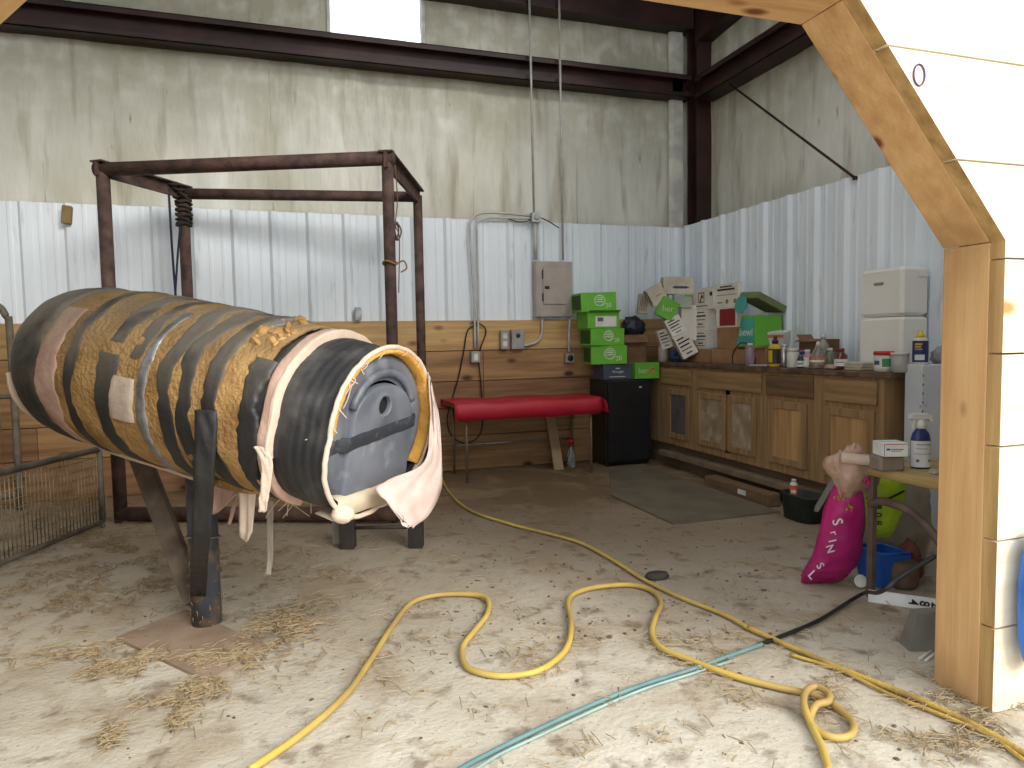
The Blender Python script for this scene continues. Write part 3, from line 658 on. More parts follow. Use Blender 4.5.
mesh_panel('wire_panel','taller wire mesh panel leaning behind the low one at the left edge',fl(98,500)+Vector((-.05,.12,0)),fl(98,500)+Vector((-2.2,.05,0)),.98,.014,48,10,posts=(.27,))
gt=thing('pipe_gate','grey pipe gate with a rounded upper corner at the left picture edge','gate',(-2.0,5.9,0))
g0=pd(14,400,5.5); gx,gy=g0.x,g0.y; b=MB(); b.tube(smooth_path([(gx-2.4,gy,1.68),(gx-.5,gy,1.68),(gx-.12,gy,1.66),(gx-.02,gy,1.56),(gx,gy,1.40),(gx,gy,.05)],7),.026,10)
b.tube([(gx-2.4,gy,.12),(gx,gy,.12)],.022,8); b.tube([(gx-2.4,gy,.92),(gx,gy,.92)],.018,8); b.tube([(gx-2.3,gy,0),(gx-2.3,gy,1.68)],.026,8); b.tube([(gx,gy,0),(gx,gy,.1)],.026,8); b.build('gate_frame',gpipe,gt)
b=MB(); 
for i in range(1,24): b.tube([(gx-2.4+i*.1,gy,.12),(gx-2.4+i*.1,gy,1.66)],.0025,4)
b.build('gate_wire',wire,gt)
b=MB(); p=at(67,215,1,YB-.05); b.box(-.035,.035,-.03,.03,-.075,.075,0,TR(p,(0,.1,0)),ch=.006); tag(b.build('wood_block',M('brown_block',(140,116,78),.8),org=p),'small brown wood block at the top edge of the ribbed metal, upper left','wood block')
# ---------------------------------------------------------------- ELECTRICAL
condm=M('conduit_metal',(196,196,192),.45,.2,col2=(172,172,168),vs=8)
YC=YB-.06
def wp_(x,y,Y=YC): return at(x,y,1,Y)
def conduit(pts,label,r=.0125,k=6,lead=None):
    P=smooth_path(pts,k) if k else pts; b=MB(); b.tube(P,r,8); 
    o=b.build('electrical_conduit',condm,org=P[0]); tag(o,label,'conduit','electrical conduits on the back wall'); return o
jz=wp_(535,218); pz=wp_(538,262)
conduit([Vector((jz.x-.03,YC,5.0)),jz+Vector((-.01,0,.04))],'grey conduit rising from the small junction box to the roof, left of its pair',k=0)
px0=wp_(563,262); conduit([Vector((px0.x-.01,YC,5.0)),Vector((px0.x,YC,2.12))],'grey conduit rising from the breaker panel to the roof, right of its pair',k=0)
conduit([jz+Vector((.0,0,-.04)),Vector((jz.x+.0,YC,2.12))],'short grey conduit between junction box and breaker panel',.02,k=0)
l1=wp_(477,215); l2=wp_(475,345)
conduit([jz+Vector((-.05,0,.02)),wp_(500,213),wp_(483,213),wp_(473,218),wp_(470,232),wp_(474,300),wp_(475,348)],'grey conduit bent left from the junction box down to the lone outlet box')
conduit([jz+Vector((-.05,.0,-.01)),wp_(502,218),wp_(486,218),wp_(478,223),wp_(477,236),wp_(478,300),wp_(478,348)],'grey conduit running inside the bent one down to the lone outlet box',.010)
conduit([wp_(542,316),wp_(542,332),wp_(538,341),wp_(528,345),wp_(523,345)],'grey conduit curving from the breaker panel down to the double outlet box',.014)
conduit([wp_(570,316),wp_(569,335),wp_(569,352)],'straight grey conduit from the breaker panel down to the round outlet',.014)
b=MB(); b.tube(smooth_path([jz+Vector((.04,-.01,.01)),wp_(548,221),wp_(559,228)],5),.006,6); b.tube(smooth_path([jz+Vector((-.04,-.01,-.02)),wp_(520,222),wp_(508,219)],5),.006,6); tag(b.build('cable',M('dark_cable',(60,56,54),.6),org=jz),'thin dark cable through the junction box above the breaker panel','cable')
jb=thing('junction_box','small square metal junction box high on the ribbed wall','electrical box',(jz.x,YC-.02,jz.z)); b=MB(); b.box(-.05,.05,-.03,.055,-.05,.05,ch=.006); b.build('box_body',M('box_metal',(196,200,204),.35,.5),jb,local=True)
b=MB(); b.lathe([(.03,-.004),(.03,.006),(.02,.008)],16,0,TR((0,-.03,0),(PI/2,0,0))); b.build('cover_plate',galv,jb,local=True)
# breaker panel
a_=at(535,261,1,YC-.04); c_=at(573,317,1,YC-.04); pw,ph_=c_.x-a_.x,a_.z-c_.z
ep=thing('breaker_panel','grey metal breaker panel mounted on the ribbed wall','electrical panel',((a_.x+c_.x)/2,YC-.04,(a_.z+c_.z)/2))
pm=M('grey_panel_paint',(176,166,158),.45,.1,col2=(164,154,146)); b=MB(); b.box(-pw/2,pw/2,0,.095,-ph_/2,ph_/2,ch=.006); b.box(-pw/2+.01,pw/2-.01,-.006,.001,-ph_/2+.01,ph_/2-.01); b.build('box_body',pm,ep,local=True)
b=MB(); b.box(-pw/2+.08,pw/2-.07,-.018,-.005,-ph_/2+.13,ph_/2-.06,ch=.004); dr_=b.build('door',pm,ep,local=True)
b=MB(); b.box(-pw/2+.095,-pw/2+.145,-.022,-.017,.0,.03); b.build('latch',M('black_latch',(40,38,36),.5),dr_,local=True)
b=MB(); b.box(-pw/2+.07,-pw/2+.082,-.020,-.005,-ph_/2+.16,-ph_/2+.24); b.build('hinge',MC['black_latch'],dr_,local=True); b=MB(); b.box(-pw/2+.07,-pw/2+.082,-.020,-.005,ph_/2-.18,ph_/2-.09); b.build('hinge',MC['black_latch'],dr_,local=True)
def outlet(px,py,w_,h_,label,kind):
    c=wp_(px,py,YC-.0); t=thing('outlet_box',label,'outlet box',(c.x,c.y,c.z)); b=MB(); b.box(-w_/2,w_/2,-.035,.03,-h_/2,h_/2,ch=.005); b.build('box_body',M('box_metal_grey',(168,168,166),.45,.4),t,local=True)
    return t
dark=M('black_plastic',(32,32,33),.45)
o=outlet(475,357,.095,.11,'small grey outlet box at the end of the bent conduit','a'); b=MB(); b.box(-.02,.02,-.038,-.034,-.035,.035,ch=.002); b.build('socket',M('white_plastic',(220,218,210),.5),o,local=True)
o=outlet(569,358,.10,.10,'square outlet box with a round black socket beside the green boxes','b'); b=MB(); b.lathe([(.032,0),(.032,.006),(.014,.008)],20,0,TR((0,-.035,0),(PI/2,0,0))); b.build('socket',dark,o,local=True)
o=outlet(517,339.5,.135,.20,'larger grey outlet box with a round dial beside the breaker panel','c'); b=MB(); b.lathe([(.022,0),(.022,.008),(.008,.010)],18,0,TR((.0,-.035,.04),(PI/2,0,0))); b.build('dial',dark,o,local=True)
o=outlet(504,340,.085,.19,'narrow outlet box with two white sockets left of the dial box','d'); b=MB()
for z in (-.04,.04): b=MB(); b.box(-.022,.022,-.039,-.034,z-.026,z+.026,ch=.002); b.build('socket',MC['white_plastic'],o,local=True)
b=MB(); b.tube(smooth_path([wp_(478,325),wp_(468,330),wp_(464,350),wp_(459,375),wp_(452,400),wp_(447,420),wp_(452,436),wp_(465,443),wp_(478,437),wp_(483,420),wp_(481,385),wp_(479,355),wp_(486,332),wp_(480,324),wp_(470,323)],6),.007,6)
tag(b.build('power_cord',dark,org=wp_(465,443)),'black power cord hanging in a loop on the boards behind the red bench','cord')
b=MB(); b.box(-.03,.03,-.03,.02,-.06,.06,0,TR(wp_(358,314)),ch=.005); tag(b.build('switch_box',galv,org=wp_(358,314)),'small metal box at the foot of the ribbed metal behind the pipe frame','electrical box')
# ---------------------------------------------------------------- RED BENCH
rb=thing('red_bench','red vinyl covered bench on thin metal legs below the outlets','bench',(2.15,6.3,0))
redm=M('red_vinyl',(176,34,52),.5,col2=(170,22,42),vs=6,bump=.15,bs=20); legm=M('tan_metal_leg',(132,112,92),.5,.3)
zt=.735
b=MB(); rows=[]; x0,x1=1.43,2.90
for i in range(31):
    x=x0+(x1-x0)*i/30; e=.012*nz(x*4,1,0); sag=.006*math.sin(x*9)
    yf=6.03+.02*(x-x0)
    row=[Vector((x,6.62,zt-.09+e)),Vector((x,6.62,zt-.01)),Vector((x,6.60,zt+sag)),Vector((x,6.3,zt+sag*.6)),Vector((x,yf+.02,zt+sag)),Vector((x,yf,zt-.012)),Vector((x,yf-.012+e,zt-.07)),Vector((x,yf-.015+e*1.4,zt-.155+e))]
    if i in(0,30):
        for q in (0,7): row[q]=row[q]+Vector((0,0,.02))
    rows.append(row)
b.grid(rows,0,True); b.build('vinyl_cover',redm,rb,mods=[('solid',.006)],fix=False)
# drooping right end
b=MB(); rows=[[Vector((x1-.005,6.05,zt)),Vector((x1-.005,6.3,zt)),Vector((x1-.005,6.6,zt))],[Vector((x1+.04,6.04,zt-.04)),Vector((x1+.035,6.3,zt-.03)),Vector((x1+.03,6.6,zt-.03))],[Vector((x1+.055,6.02,zt-.15)),Vector((x1+.04,6.3,zt-.12)),Vector((x1+.035,6.6,zt-.1))]]
b.grid(rows,0,True); b.build('cover_end',redm,rb,mods=[('solid',.006)],fix=False); 
b=MB(); b.box(x0+.02,x1-.02,6.06,6.6,zt-.045,zt-.008); b.build('board_top',pineX3,rb)
for lx,ly in ((1.55,6.085),(2.80,6.10),(1.54,6.56),(2.80,6.56)): b=MB(); b.tube([(lx,ly,0),(lx,ly,zt-.04)],.014,8); b.build('leg',legm,rb)
b=MB(); b.tube([(1.3,6.55,.30),(1.55,6.56,.30)],.008,6); b.tube([(1.54,6.56,.28),(2.80,6.56,.28)],.009,6); b.build('stretcher',galv,rb)
p0=fl(560,470); b=MB(); a_=Vector((p0.x,p0.y+.02,.0)); c_=at(551,417,1,6.62); n=Vector((.05,0,0)); b.prism([a_-n,a_+n,c_+n,c_-n],(0,.025,.008)); tag(b.build('leaning_board',M('pale_dusty_board',(176,150,116),.8),org=a_),'narrow pale board leaning against the wall under the red bench','board')
# ---------------------------------------------------------------- generic bottle / box makers
BG='bottles and jars on the counter'
def bottle(name,label,cat,loc,prof,mat,capprof=None,capmat=None,labelspec=None,group=None,n=18,sx=1,sy=1,rz=0,extra=None,tiltr=None):
    """profile of revolution, cap and printed label as parts"""
    t=thing(name,label,cat,loc,rz,group,rot=tiltr)
    b=MB(); b.lathe(prof,n,0,None,sx=sx,sy=sy); b.build('body',mat,t,local=True)
    if capprof: b=MB(); b.lathe(capprof,n,0,None); b.build('cap',capmat,t,local=True)
    if labelspec:
        r,z0,z1,lm,marks=labelspec; b=MB(); A=np.linspace(D(180),D(360),15) # faces -Y in local space
        b.grid([[((r+.0012)*sx*math.cos(a),(r+.0012)*sy*math.sin(a),z) for a in A] for z in (z0,z1)],0,True)
        mats=[lm]
        for (fa,fb,za,zb,mm) in marks:
            mats.append(mm); A2=np.linspace(D(180+180*fa),D(180+180*fb),8); zz0=z0+(z1-z0)*za; zz1=z0+(z1-z0)*zb
            b.grid([[((r+.0024)*sx*math.cos(a),(r+.0024)*sy*math.sin(a),z) for a in A2] for z in (zz0,zz1)],len(mats)-1,True)
        b.build('printed_label',mats,t,local=True,fix=False)
    if extra: extra(t)
    if abs(loc[2]-Zc)<1e-6: k_=1.36 if 'tub' in name else 1.26; t.scale=(k_,k_,k_)
    elif 'spray' in name: t.scale=(1.12,)*3
    return t
ink=M('black_ink',(40,40,44),.7); inkg=M('grey_ink',(110,110,116),.7); whitep=M('white_label',(228,228,224),.6); whitew=M('worn_white_print',(214,226,206),.6)
rng=random.Random(11); CT=1.05; Zc=CT+.002
def carton(name,label,loc,size,mats,rz=0,rot=None,group=None,cat='box',deco=None,openflap=None,ch=.003,body='carton_body'):
    """closed card box with seam and flap lines; origin bottom centre; front is local -Y, left side local -X"""
    w_,d_,h_=size; t=thing(name,label,cat,loc,rz,group,rot=rot)
    b=MB(); b.box(-w_/2,w_/2,-d_/2,d_/2,0,h_,0,ch=ch)
    b.box(-w_/2+.002,w_/2-.002,-.0015,.0015,h_,h_+.0012,1)      # top seam
    b.box(-w_/2-.001,-w_/2,-d_/2+.004,d_/2-.004,h_*.84,h_*.845,1)
    if deco: deco(b,w_,d_,h_)
    b.build(body,mats,t,local=True)
    gg={'white_carton':'white printed cartons on the counter','green_box':'green boxes on the black cabinet and counter','cardboard_box':'brown cardboard boxes in the back right corner','cream_box':'cream boxes on top of the pile'}.get(name)
    if gg: t['group']=gg
    if openflap:
        for (kind,ang,ln) in openflap:
            b=MB()
            if kind=='front': T=TR((0,-d_/2,h_),(ang,0,0)); b.box(-w_/2+.004,w_/2-.004,-ln,0,0,.003,0,T)
            if kind=='back': T=TR((0,d_/2,h_),(ang,0,0)); b.box(-w_/2+.004,w_/2-.004,0,ln,0,.003,0,T)
            if kind=='left': T=TR((-w_/2,0,h_),(0,ang,0)); b.box(-ln,0,-d_/2+.004,d_/2-.004,0,.003,0,T)
            if kind=='right': T=TR((w_/2,0,h_),(0,ang,0)); b.box(0,ln,-d_/2+.004,d_/2-.004,0,.003,0,T)
            b.build('flap',mats[0],t,local=True)
    return t
def lines(b,face,w_,d_,h_,spec,m=2):
    """printed lines on a face. spec: (x0,x1,z0,z1) fractions"""
    for (xa,xb,za,zb) in spec:
        if face=='front': b.box(-w_/2+w_*xa,-w_/2+w_*xb,-d_/2-.0016,-d_/2-.0002,h_*za,h_*zb,m)
        if face=='left': b.box(-w_/2-.0016,-w_/2-.0002,d_/2-d_*xb,d_/2-d_*xa,h_*za,h_*zb,m)
        if face=='right': b.box(w_/2+.0002,w_/2+.0016,-d_/2+d_*xa,-d_/2+d_*xb,h_*za,h_*zb,m)
Tf=lambda d_,x,z,rot=0: TR((x,-d_/2-.001,z),(PI/2,0,0))@Matrix.Rotation(rot,4,'Z')
def Tl(w_,y,z,rot=0): return TR((-w_/2-.001,y,z),(PI/2,0,-PI/2))@Matrix.Rotation(rot,4,'Z')
# ---------------------------------------------------------------- BLACK CABINET + STACK
FT=.885
fr=thing('mini_fridge','small black cabinet or fridge standing in the back corner','fridge',(3.31,6.5,0)); fm=M('black_appliance',(34,34,36),.4,col2=(26,26,28),vs=4)
b=MB(); b.box(3.06,3.56,6.31,6.69,.02,FT,ch=.008); b.build('cabinet_body',fm,fr)
b=MB(); b.box(3.075,3.555,6.27,6.308,.05,FT-.01,ch=.008); dd_=b.build('door',fm,fr)
b=MB(); b.box(3.42,3.45,6.267,6.271,FT-.09,FT-.075); b.build('maker_plate',whitep,dd_)
for x in (3.09,3.53):
    for y in (6.33,6.66): b=MB(); b.lathe([(.018,0),(.018,.022)],10,0,None,x,y); b.build('foot',dark,fr)
grn=M('green_card',(112,186,62),.5,col2=(98,170,52),vs=5); grd=M('dark_green',(40,92,30),.6); kraft=M('kraft_card',(170,130,92),.8,col2=(150,112,78),vs=6)
kraftd=M('brown_card',(136,102,76),.85,col2=(112,82,60),vs=6)
def ring(b,cx,cz,rx,rz_,yf,m,th=.006,n=22):
    b.tube([(cx+rx*math.cos(a),yf,cz+rz_*math.sin(a)) for a in np.linspace(0,2*PI,n+1)[:-1]],th,4,m,closed=True)
def green_logo(b,w_,d_,h_):
    b.box(-w_/2-.0016,-w_/2-.0002,-d_/2+.02,d_/2-.02,h_*.12,h_*.88,4) # dark green left end
    ring(b,w_*.02,h_*.56,h_*.30,h_*.28,-d_/2,3,.007)
    lines(b,'front',w_,d_,h_,[(.40,.62,.60,.66),(.38,.62,.48,.54),(.42,.60,.70,.74)],3)
    T=Tf(d_,w_*.27,h_*.30,.1); b.text('20',h_*.34,T,3)
gm=[grn,grd,ink,whitew,grd]
def on_front(px0,px1,pyb,Y): a=at(px0,pyb,1,Y); c=at(px1,pyb,1,Y); return a,c
G='green boxes stacked on the black cabinet'
a,c=on_front(604,629,380,6.33)
navy=M('slate_blue_card',(76,82,98),.6,col2=(64,70,86))
def dk(b,w_,d_,h_): b.text('WrangIer',h_*.22,Tf(d_,.0,h_*.50),2); lines(b,'front',w_,d_,h_,[(.42,.56,.68,.76),(.2,.75,.16,.20)],2)
ws=(at(629,372,1,6.33).x-at(600,372,1,6.33).x)
carton('shoe_box','slate blue box with pale print under the stack of green boxes',(at(613,379,1,6.45).x,6.46,FT),(ws,.24,.155),[navy,dark,whitew],rz=.02,deco=dk)
hh=.185; z=FT+.158
xs=lambda px0,px1,py: ((at(px0,py,1,6.34).x+at(px1,py,1,6.34).x)/2, at(px1,py,1,6.34).x-at(px0,py,1,6.34).x)
for i,(p0_,p1_,py,zz0,rz,rx,lab,h_) in enumerate([(593,627,355,z,-.12,.03,'lowest of the four green boxes stacked on the black cabinet',.188),(590,624,338,z+.190,.03,-.03,'green box with a white ring print, second from the bottom of the stack',.172)]):
    cx_,w_=xs(p0_,p1_,py); carton('green_box',lab,(cx_,6.46,zz0),(w_,.26,h_),gm,rot=(0,0,rz),deco=green_logo,group=None,openflap=None)
def wl_(b,w_,d_,h_): 
    b.box(-w_*.26,w_*.40,-d_/2-.002,-d_/2,h_*.10,h_*.74,3); b.box(-w_*.2,-w_*.02,-d_/2-.003,-d_/2-.002,h_*.42,h_*.66,5); lines(b,'front',w_,d_,h_,[(.52,.86,.34,.37),(.52,.8,.24,.27),(.3,.8,.16,.19)],5)
cx_,w_=xs(587,619,324); carton('green_box','open green box with a white shipping label, third in the stack',(cx_,6.46,z+.364),(w_,.26,.162),[grn,grd,ink,whitep,grd,inkg],rot=(0,0,.02),deco=wl_,openflap=[('front',-.55+.2,.05),('left',.5,.06)])
cx_,w_=xs(582,616,304); carton('green_box','topmost green box of the stack beside the breaker panel',(cx_,6.46,z+.532),(w_,.28,.19),gm,rot=(0,-.03,-.06),deco=green_logo)
cx_,w_=xs(633,657,370)
def fancy(b,w_,d_,h_):
    b.text('her',h_*.5,Tf(d_,-w_*.18,h_*.5),3); ring(b,w_*.1,h_*.45,.02,.016,-d_/2,4,.006); ring(b,w_*.22,h_*.55,.025,.02,-d_/2,4,.007)
carton('green_box','small green box with a script print right of the stack',(cx_,6.36,FT),(w_,.14,.165),[grn,grd,ink,whitew,M('orange_print',(214,150,90),.6)],deco=fancy)
cx_,w_=xs(637,661,350); carton('cardboard_box','plain brown cardboard box on the black cabinet behind the small green box',(3.46,6.55,FT),(.28,.22,.45),[kraftd,dark],deco=None,openflap=[('front',.9,.1)])
# dark bag on that box
def lump(name,label,cat,c,r,m,seed=0,amp=.25,n=20,org=None,flat0=True,freq=2.2,fold=.08):
    b=MB(); rows=[]; c=Vector(c)
    for i in range(n+1):
        th=PI*i/n; row=[]
        for j in range(n*2):
            a=PI*j/n; d=Vector((math.sin(th)*math.cos(a),math.sin(th)*math.sin(a),math.cos(th)))
            k=1+amp*nz(d.x*freq+seed,d.y*freq,d.z*freq)+fold*abs(nz(d.x*6+seed,d.y*6,d.z*4))
            p=Vector((d.x*r[0],d.y*r[1],d.z*r[2]))*k
            if flat0: p.z=max(p.z,-r[2]*.72)
            row.append(c+p+Vector((0,0,r[2]*.72)))
        rows.append(row)
    b.grid(rows,0,True,wrap=True); o=b.build(name,m,org=c); 
    if label: tag(o,label,cat)
    return o
lump('dark_bag','dark navy plastic bag slumped on the brown cardboard box in the corner','bag',(3.50,6.54,FT+.455),(.12,.09,.105),M('dark_navy_bag',(48,50,62),.4,col2=(34,36,46),vs=9),3,.3,fold=.25)
# ---------------------------------------------------------------- CABINETS along the right wall
CX=3.70; CT=1.05; ZB=.27; KT=CX+.50
cab=wood('oak_cabinet_vertical',(166,134,94),(130,102,68),'Z',1.2,False); cabh=wood('oak_cabinet_horizontal',(164,132,90),(128,98,66),'Y',1.2,False)
pan1=M('worn_veneer_grey',(168,150,126),.8,col2=(140,118,90),vs=7); pan2=M('dark_scuffed_panel',(94,90,88),.8,col2=(74,68,64),vs=6); pan3=wood('oak_panel_gold',(196,156,106),(160,120,76),'Z',.8,False)
mixin(pan1,(186,170,150),14,.55,.62,strength=.5)
Yp=lambda p: at(p,400,0,CX).y
ys=[6.66,Yp(694.5),Yp(764),Yp(819),3.50]
labs=['narrow wooden base cabinet with a dark scuffed door, nearest the back corner','wide wooden base cabinet with a long drawer above two pale scuffed doors','wooden base cabinet with a dark stained drawer above one golden door, third from the corner','wooden base cabinet with one golden door at the near end of the counter']
layouts=[[(663,692),[(669,690,pan2)]],[(699,762),[(698,727,pan1),(729,757,pan1)]],[(767,814),[(770,808,pan3)]],[(826,878),[(826,876,pan3)]]]
for k in range(4):
    y1_,y0_=ys[k],ys[k+1]; t=thing('base_cabinet',labs[k],'cabinet',((CX+KT)/2,(y0_+y1_)/2,ZB-.06),0,'wooden base cabinets along the right wall')
    b=MB(); th=.018
    # carcass: sides, bottom, back, face frame
    b.box(CX+.02,KT,y0_+.001,y0_+th,ZB-.05,CT-.04); b.box(CX+.02,KT,y1_-th,y1_-.001,ZB-.05,CT-.04); b.box(CX+.02,KT,y0_+th,y1_-th,ZB,ZB+th); b.box(KT-.01,KT,y0_+th,y1_-th,ZB,CT-.04)
    b.build('carcass',cab,t)
    (d0,d1_),doors=layouts[k]; dz0,dz1=.83,.99
    b=MB(); sy=.035; sa=max(sy,Yp(doors[-1][1])-y0_+.012); sb=max(sy,y1_-Yp(doors[0][0])+.012)
    b.box(CX,CX+.02,y0_+.001,y0_+sa,ZB-.05,CT-.04); b.box(CX,CX+.02,y1_-sb,y1_-.001,ZB-.05,CT-.04)
    if len(doors)>1: ym=(Yp(doors[0][1])+Yp(doors[1][0]))/2; b.box(CX,CX+.02,ym-.03,ym+.03,ZB,.83)
    b.box(CX,CX+.02,y0_+sa,y1_-sb,CT-.065,CT-.04); b.box(CX,CX+.02,y0_+sa,y1_-sb,dz0-.08,dz0+.01); b.box(CX,CX+.02,y0_+sa,y1_-sb,ZB-.05,ZB+.03); b.build('face_frame',cab,t)
    ya_,yb_=Yp(d1_),min(Yp(d0),y1_-.02); b=MB(); b.box(CX-.018,CX-.001,ya_,yb_,dz0,dz1,ch=.004); b.build('drawer_front',cabh if k!=2 else wood('oak_dark_drawer',(120,92,64),(88,64,44),'Y',1.2,False),t)
    for (p0_,p1_,pm_) in doors:
        da,db=Yp(p1_),min(Yp(p0_),y1_-.01); z0_,z1_=ZB+.02,dz0-.04; fw=.055
        b=MB(); X0,X1=CX-.02,CX-.002
        b.box(X0,X1,da,da+fw,z0_,z1_,ch=.003); b.box(X0,X1,db-fw,db,z0_,z1_,ch=.003); b.box(X0,X1,da+fw,db-fw,z1_-fw*1.1,z1_,ch=.003); b.box(X0,X1,da+fw,db-fw,z0_,z0_+fw,ch=.003); do=b.build('door',cab,t)
        b=MB(); b.box(CX-.009,CX-.003,da+fw-.004,db-fw+.004,z0_+fw-.004,z1_-fw+.004); b.build('door_panel',pm_,do)
ctm=M('grimy_counter',(116,88,66),.7,col2=(70,56,46),vs=14,bump=.3,bs=30)
b=MB(); b.box(CX-.03,KT+.03,3.44,6.70,CT-.038,CT,ch=.004); tag(b.build('countertop',ctm,org=(KT,5,CT-.038)),'long grimy brown worktop lying over the wooden cabinets','countertop')
b=MB(); b.box(CX+.06,KT,3.5,6.62,.10,ZB-.05); b.box(CX+.02,KT,3.5,6.62,0,.10,0); tag(b.build('timber_plinth',M('dusty_timber',(118,98,78),.85,col2=(92,76,60),vs=5,st=(1,.2,1)),org=(CX+.3,5,0)),'dusty timber plinth carrying the wooden cabinets','plinth')
b=MB(); b.box(CX-.10,CX-.03,3.75,6.2,.11,.16,ch=.005); b.box(CX-.03,CX+.06,3.75,6.2,.12,.15); tag(b.build('ledge_board',M('pale_dusty_sill',(132,112,90),.85,col2=(108,90,70),vs=5),org=(CX-.07,5,.11)),'pale dusty ledge board along the foot of the cabinets','board')
q0=fl(718,489); yA=at(716,480,0,3.56).y; yB_=at(778,490,0,3.56).y
bl=thing('timber_block','short timber block with a white sticker on the floor before the cabinets','wood block',(3.50,(yA+yB_)/2,0)); b=MB(); b.box(3.44,3.56,yB_+.06,yA,0,.095,0,ch=.006); b.box(3.44,3.56,yB_-.03,yB_+.055,0,.10,0,ch=.006); b.build('block_body',wood('dusty_block',(126,100,74),(96,76,56),'Y',1,False),bl)
ysx=at(738,480,0,3.44).y; b=MB(); b.box(3.437,3.44,ysx-.10,ysx,.035,.075); b.build('sticker',whitep,bl)
# floor mat
mt=[fl(600,473),fl(612,496.6),fl(673,525),fl(788,510),fl(735,492),fl(690,474)]
mt=[Vector((3.05,6.22,0)),Vector((2.52,5.1,0)),Vector((2.52,4.15,0)),Vector((3.42,4.15,0)),Vector((3.42,6.22,0))]
b=MB(); b.prism(mt,(0,0,.014)); tag(b.build('rubber_mat',M('grey_green_mat',(116,106,88),.9,col2=(100,90,74),vs=4,bump=.2),org=mt[2]),'large grey rubber mat on the floor before the cabinets','mat')
# ---------------------------------------------------------------- ON THE COUNTER
def cp(px,X,py=350): p=at(px,py,0,X); return p
def cbox(name,label,pl,pm,pr,X0,zb,zt_,mats,deco=None,cat='box',flaps=None,rz=0):
    """box square to the wall: near edge at pixel pm on plane X0, far edge pl, right edge pr"""
    yn=at(pm,330,0,X0).y; yf=at(pl,330,0,X0).y; x1=at(pr,330,1,yn).x
    w_,d_=max(.04,x1-X0),yf-yn
    return carton(name,label,((X0+x1)/2,(yn+yf)/2,zb),(w_,d_,zt_-zb),mats,rz,None,None,cat,deco,flaps)
wc=M('white_card',(232,226,216),.6,col2=(216,209,197),vs=5)
def textL(rows_):
    def f(b,w_,d_,h_):
        for (t_,sz,zf) in rows_: b.text(t_,h_*sz,Tl(w_,0,h_*zf),2,bold=.0008)
    return f
tx=textL([('CAPS/SL',.18,.82),('VETERINARY',.15,.60),('STERILE',.12,.38),('50 ml',.14,.2)])
def bars(b,w_,d_,h_):
    lines(b,'left',w_,d_,h_,[(.30,.74,.84,.89),(.18,.84,.66,.74),(.2,.8,.50,.535),(.34,.66,.28,.34),(.22,.78,.16,.19)],2)
XW=3.98
kz=.10
cbox('cardboard_box','flat kraft cardboard box on the counter under the white printed cartons',676,708,712,XW-.08,Zc,Zc+.13,[kraft,kraftd])
zb1=1.165; 
t1=(at(693,349,0,XW).z, at(693,327,0,XW).z, at(693,305,0,XW).z, at(693,283,0,XW).z)
cbox('white_carton','white carton with black print, lower of the pair on the kraft box',693,708,719,XW,Zc+.132,1.365,[wc,inkg,ink],bars)
cbox('white_carton','white carton with black print, upper of the pair under the square logo box',693,708,718,XW,1.367,1.575,[wc,inkg,ink],bars)
def sqlogo(b,w_,d_,h_):
    X=-w_/2-.001; cy_,cz_=0,h_*.55; s=h_*.24
    for (a0,a1,z0_,z1_) in ((-s,s,s*.8,s),(-s,s,-s,-s*.8),(-s,-s*.8,-s,s),(s*.8,s,-s,s)): b.box(X-.001,X,a0,a1,cz_+z0_,cz_+z1_,2)
    b.tube([(X,(-.5+.9*t)*s,cz_+s*(.55*math.sin(t*5)-.1)) for t in np.linspace(0,1,12)],.008,4,2); lines(b,'left',w_,d_,h_,[(.25,.75,.14,.18),(.84,.94,.6,.78),(.04,.14,.58,.62)],3)
cbox('white_carton','white carton with a square brown logo on the top row of cartons',690,714,717,XW+.0,1.577,1.79,[wc,inkg,M('brown_ink',(96,80,60),.7),ink],sqlogo)
def rightlab(b,w_,d_,h_):
    lines(b,'left',w_,d_,h_,[(.25,.75,.86,.91),(.14,.86,.72,.80),(.1,.9,.52,.54),(.15,.35,.2,.24)],2); 
    for c_ in (-.06,-.0): b.lathe([(.022,0),(.022,.001)],12,3,TR((-w_/2-.001,c_*2-.02,h_*.25),(0,-PI/2,0)))
cbox('red_panel_box','white box with a plain dark red front under the top right carton',716,737,744,XW,1.39,1.575,[wc,inkg,M('dark_red_print',(150,32,44),.6)],lambda b,w_,d_,h_: lines(b,'left',w_,d_,h_,[(.18,.92,.08,.94)],2))
cbox('kraft_carton','tall plain kraft box under the red fronted box',717,738,746,XW-.0,Zc+.132,1.388,[kraft,kraftd])
cbox('white_carton','white carton with two gold seals at the right of the top row',714,738,742,XW,1.577,1.80,[wc,inkg,ink,M('gold_ink',(160,130,84),.6)],rightlab)
cbox('cardboard_box','kraft cardboard box right of the flat one, under the red fronted stack',712,745,752,XW-.08,Zc,Zc+.13,[kraft,kraftd])
cbox('cardboard_box','open kraft cardboard box under the green and teal box',746,766,776,3.90,Zc,1.21,[kraft,kraftd],None,flaps=[('left',-.3,.03)])
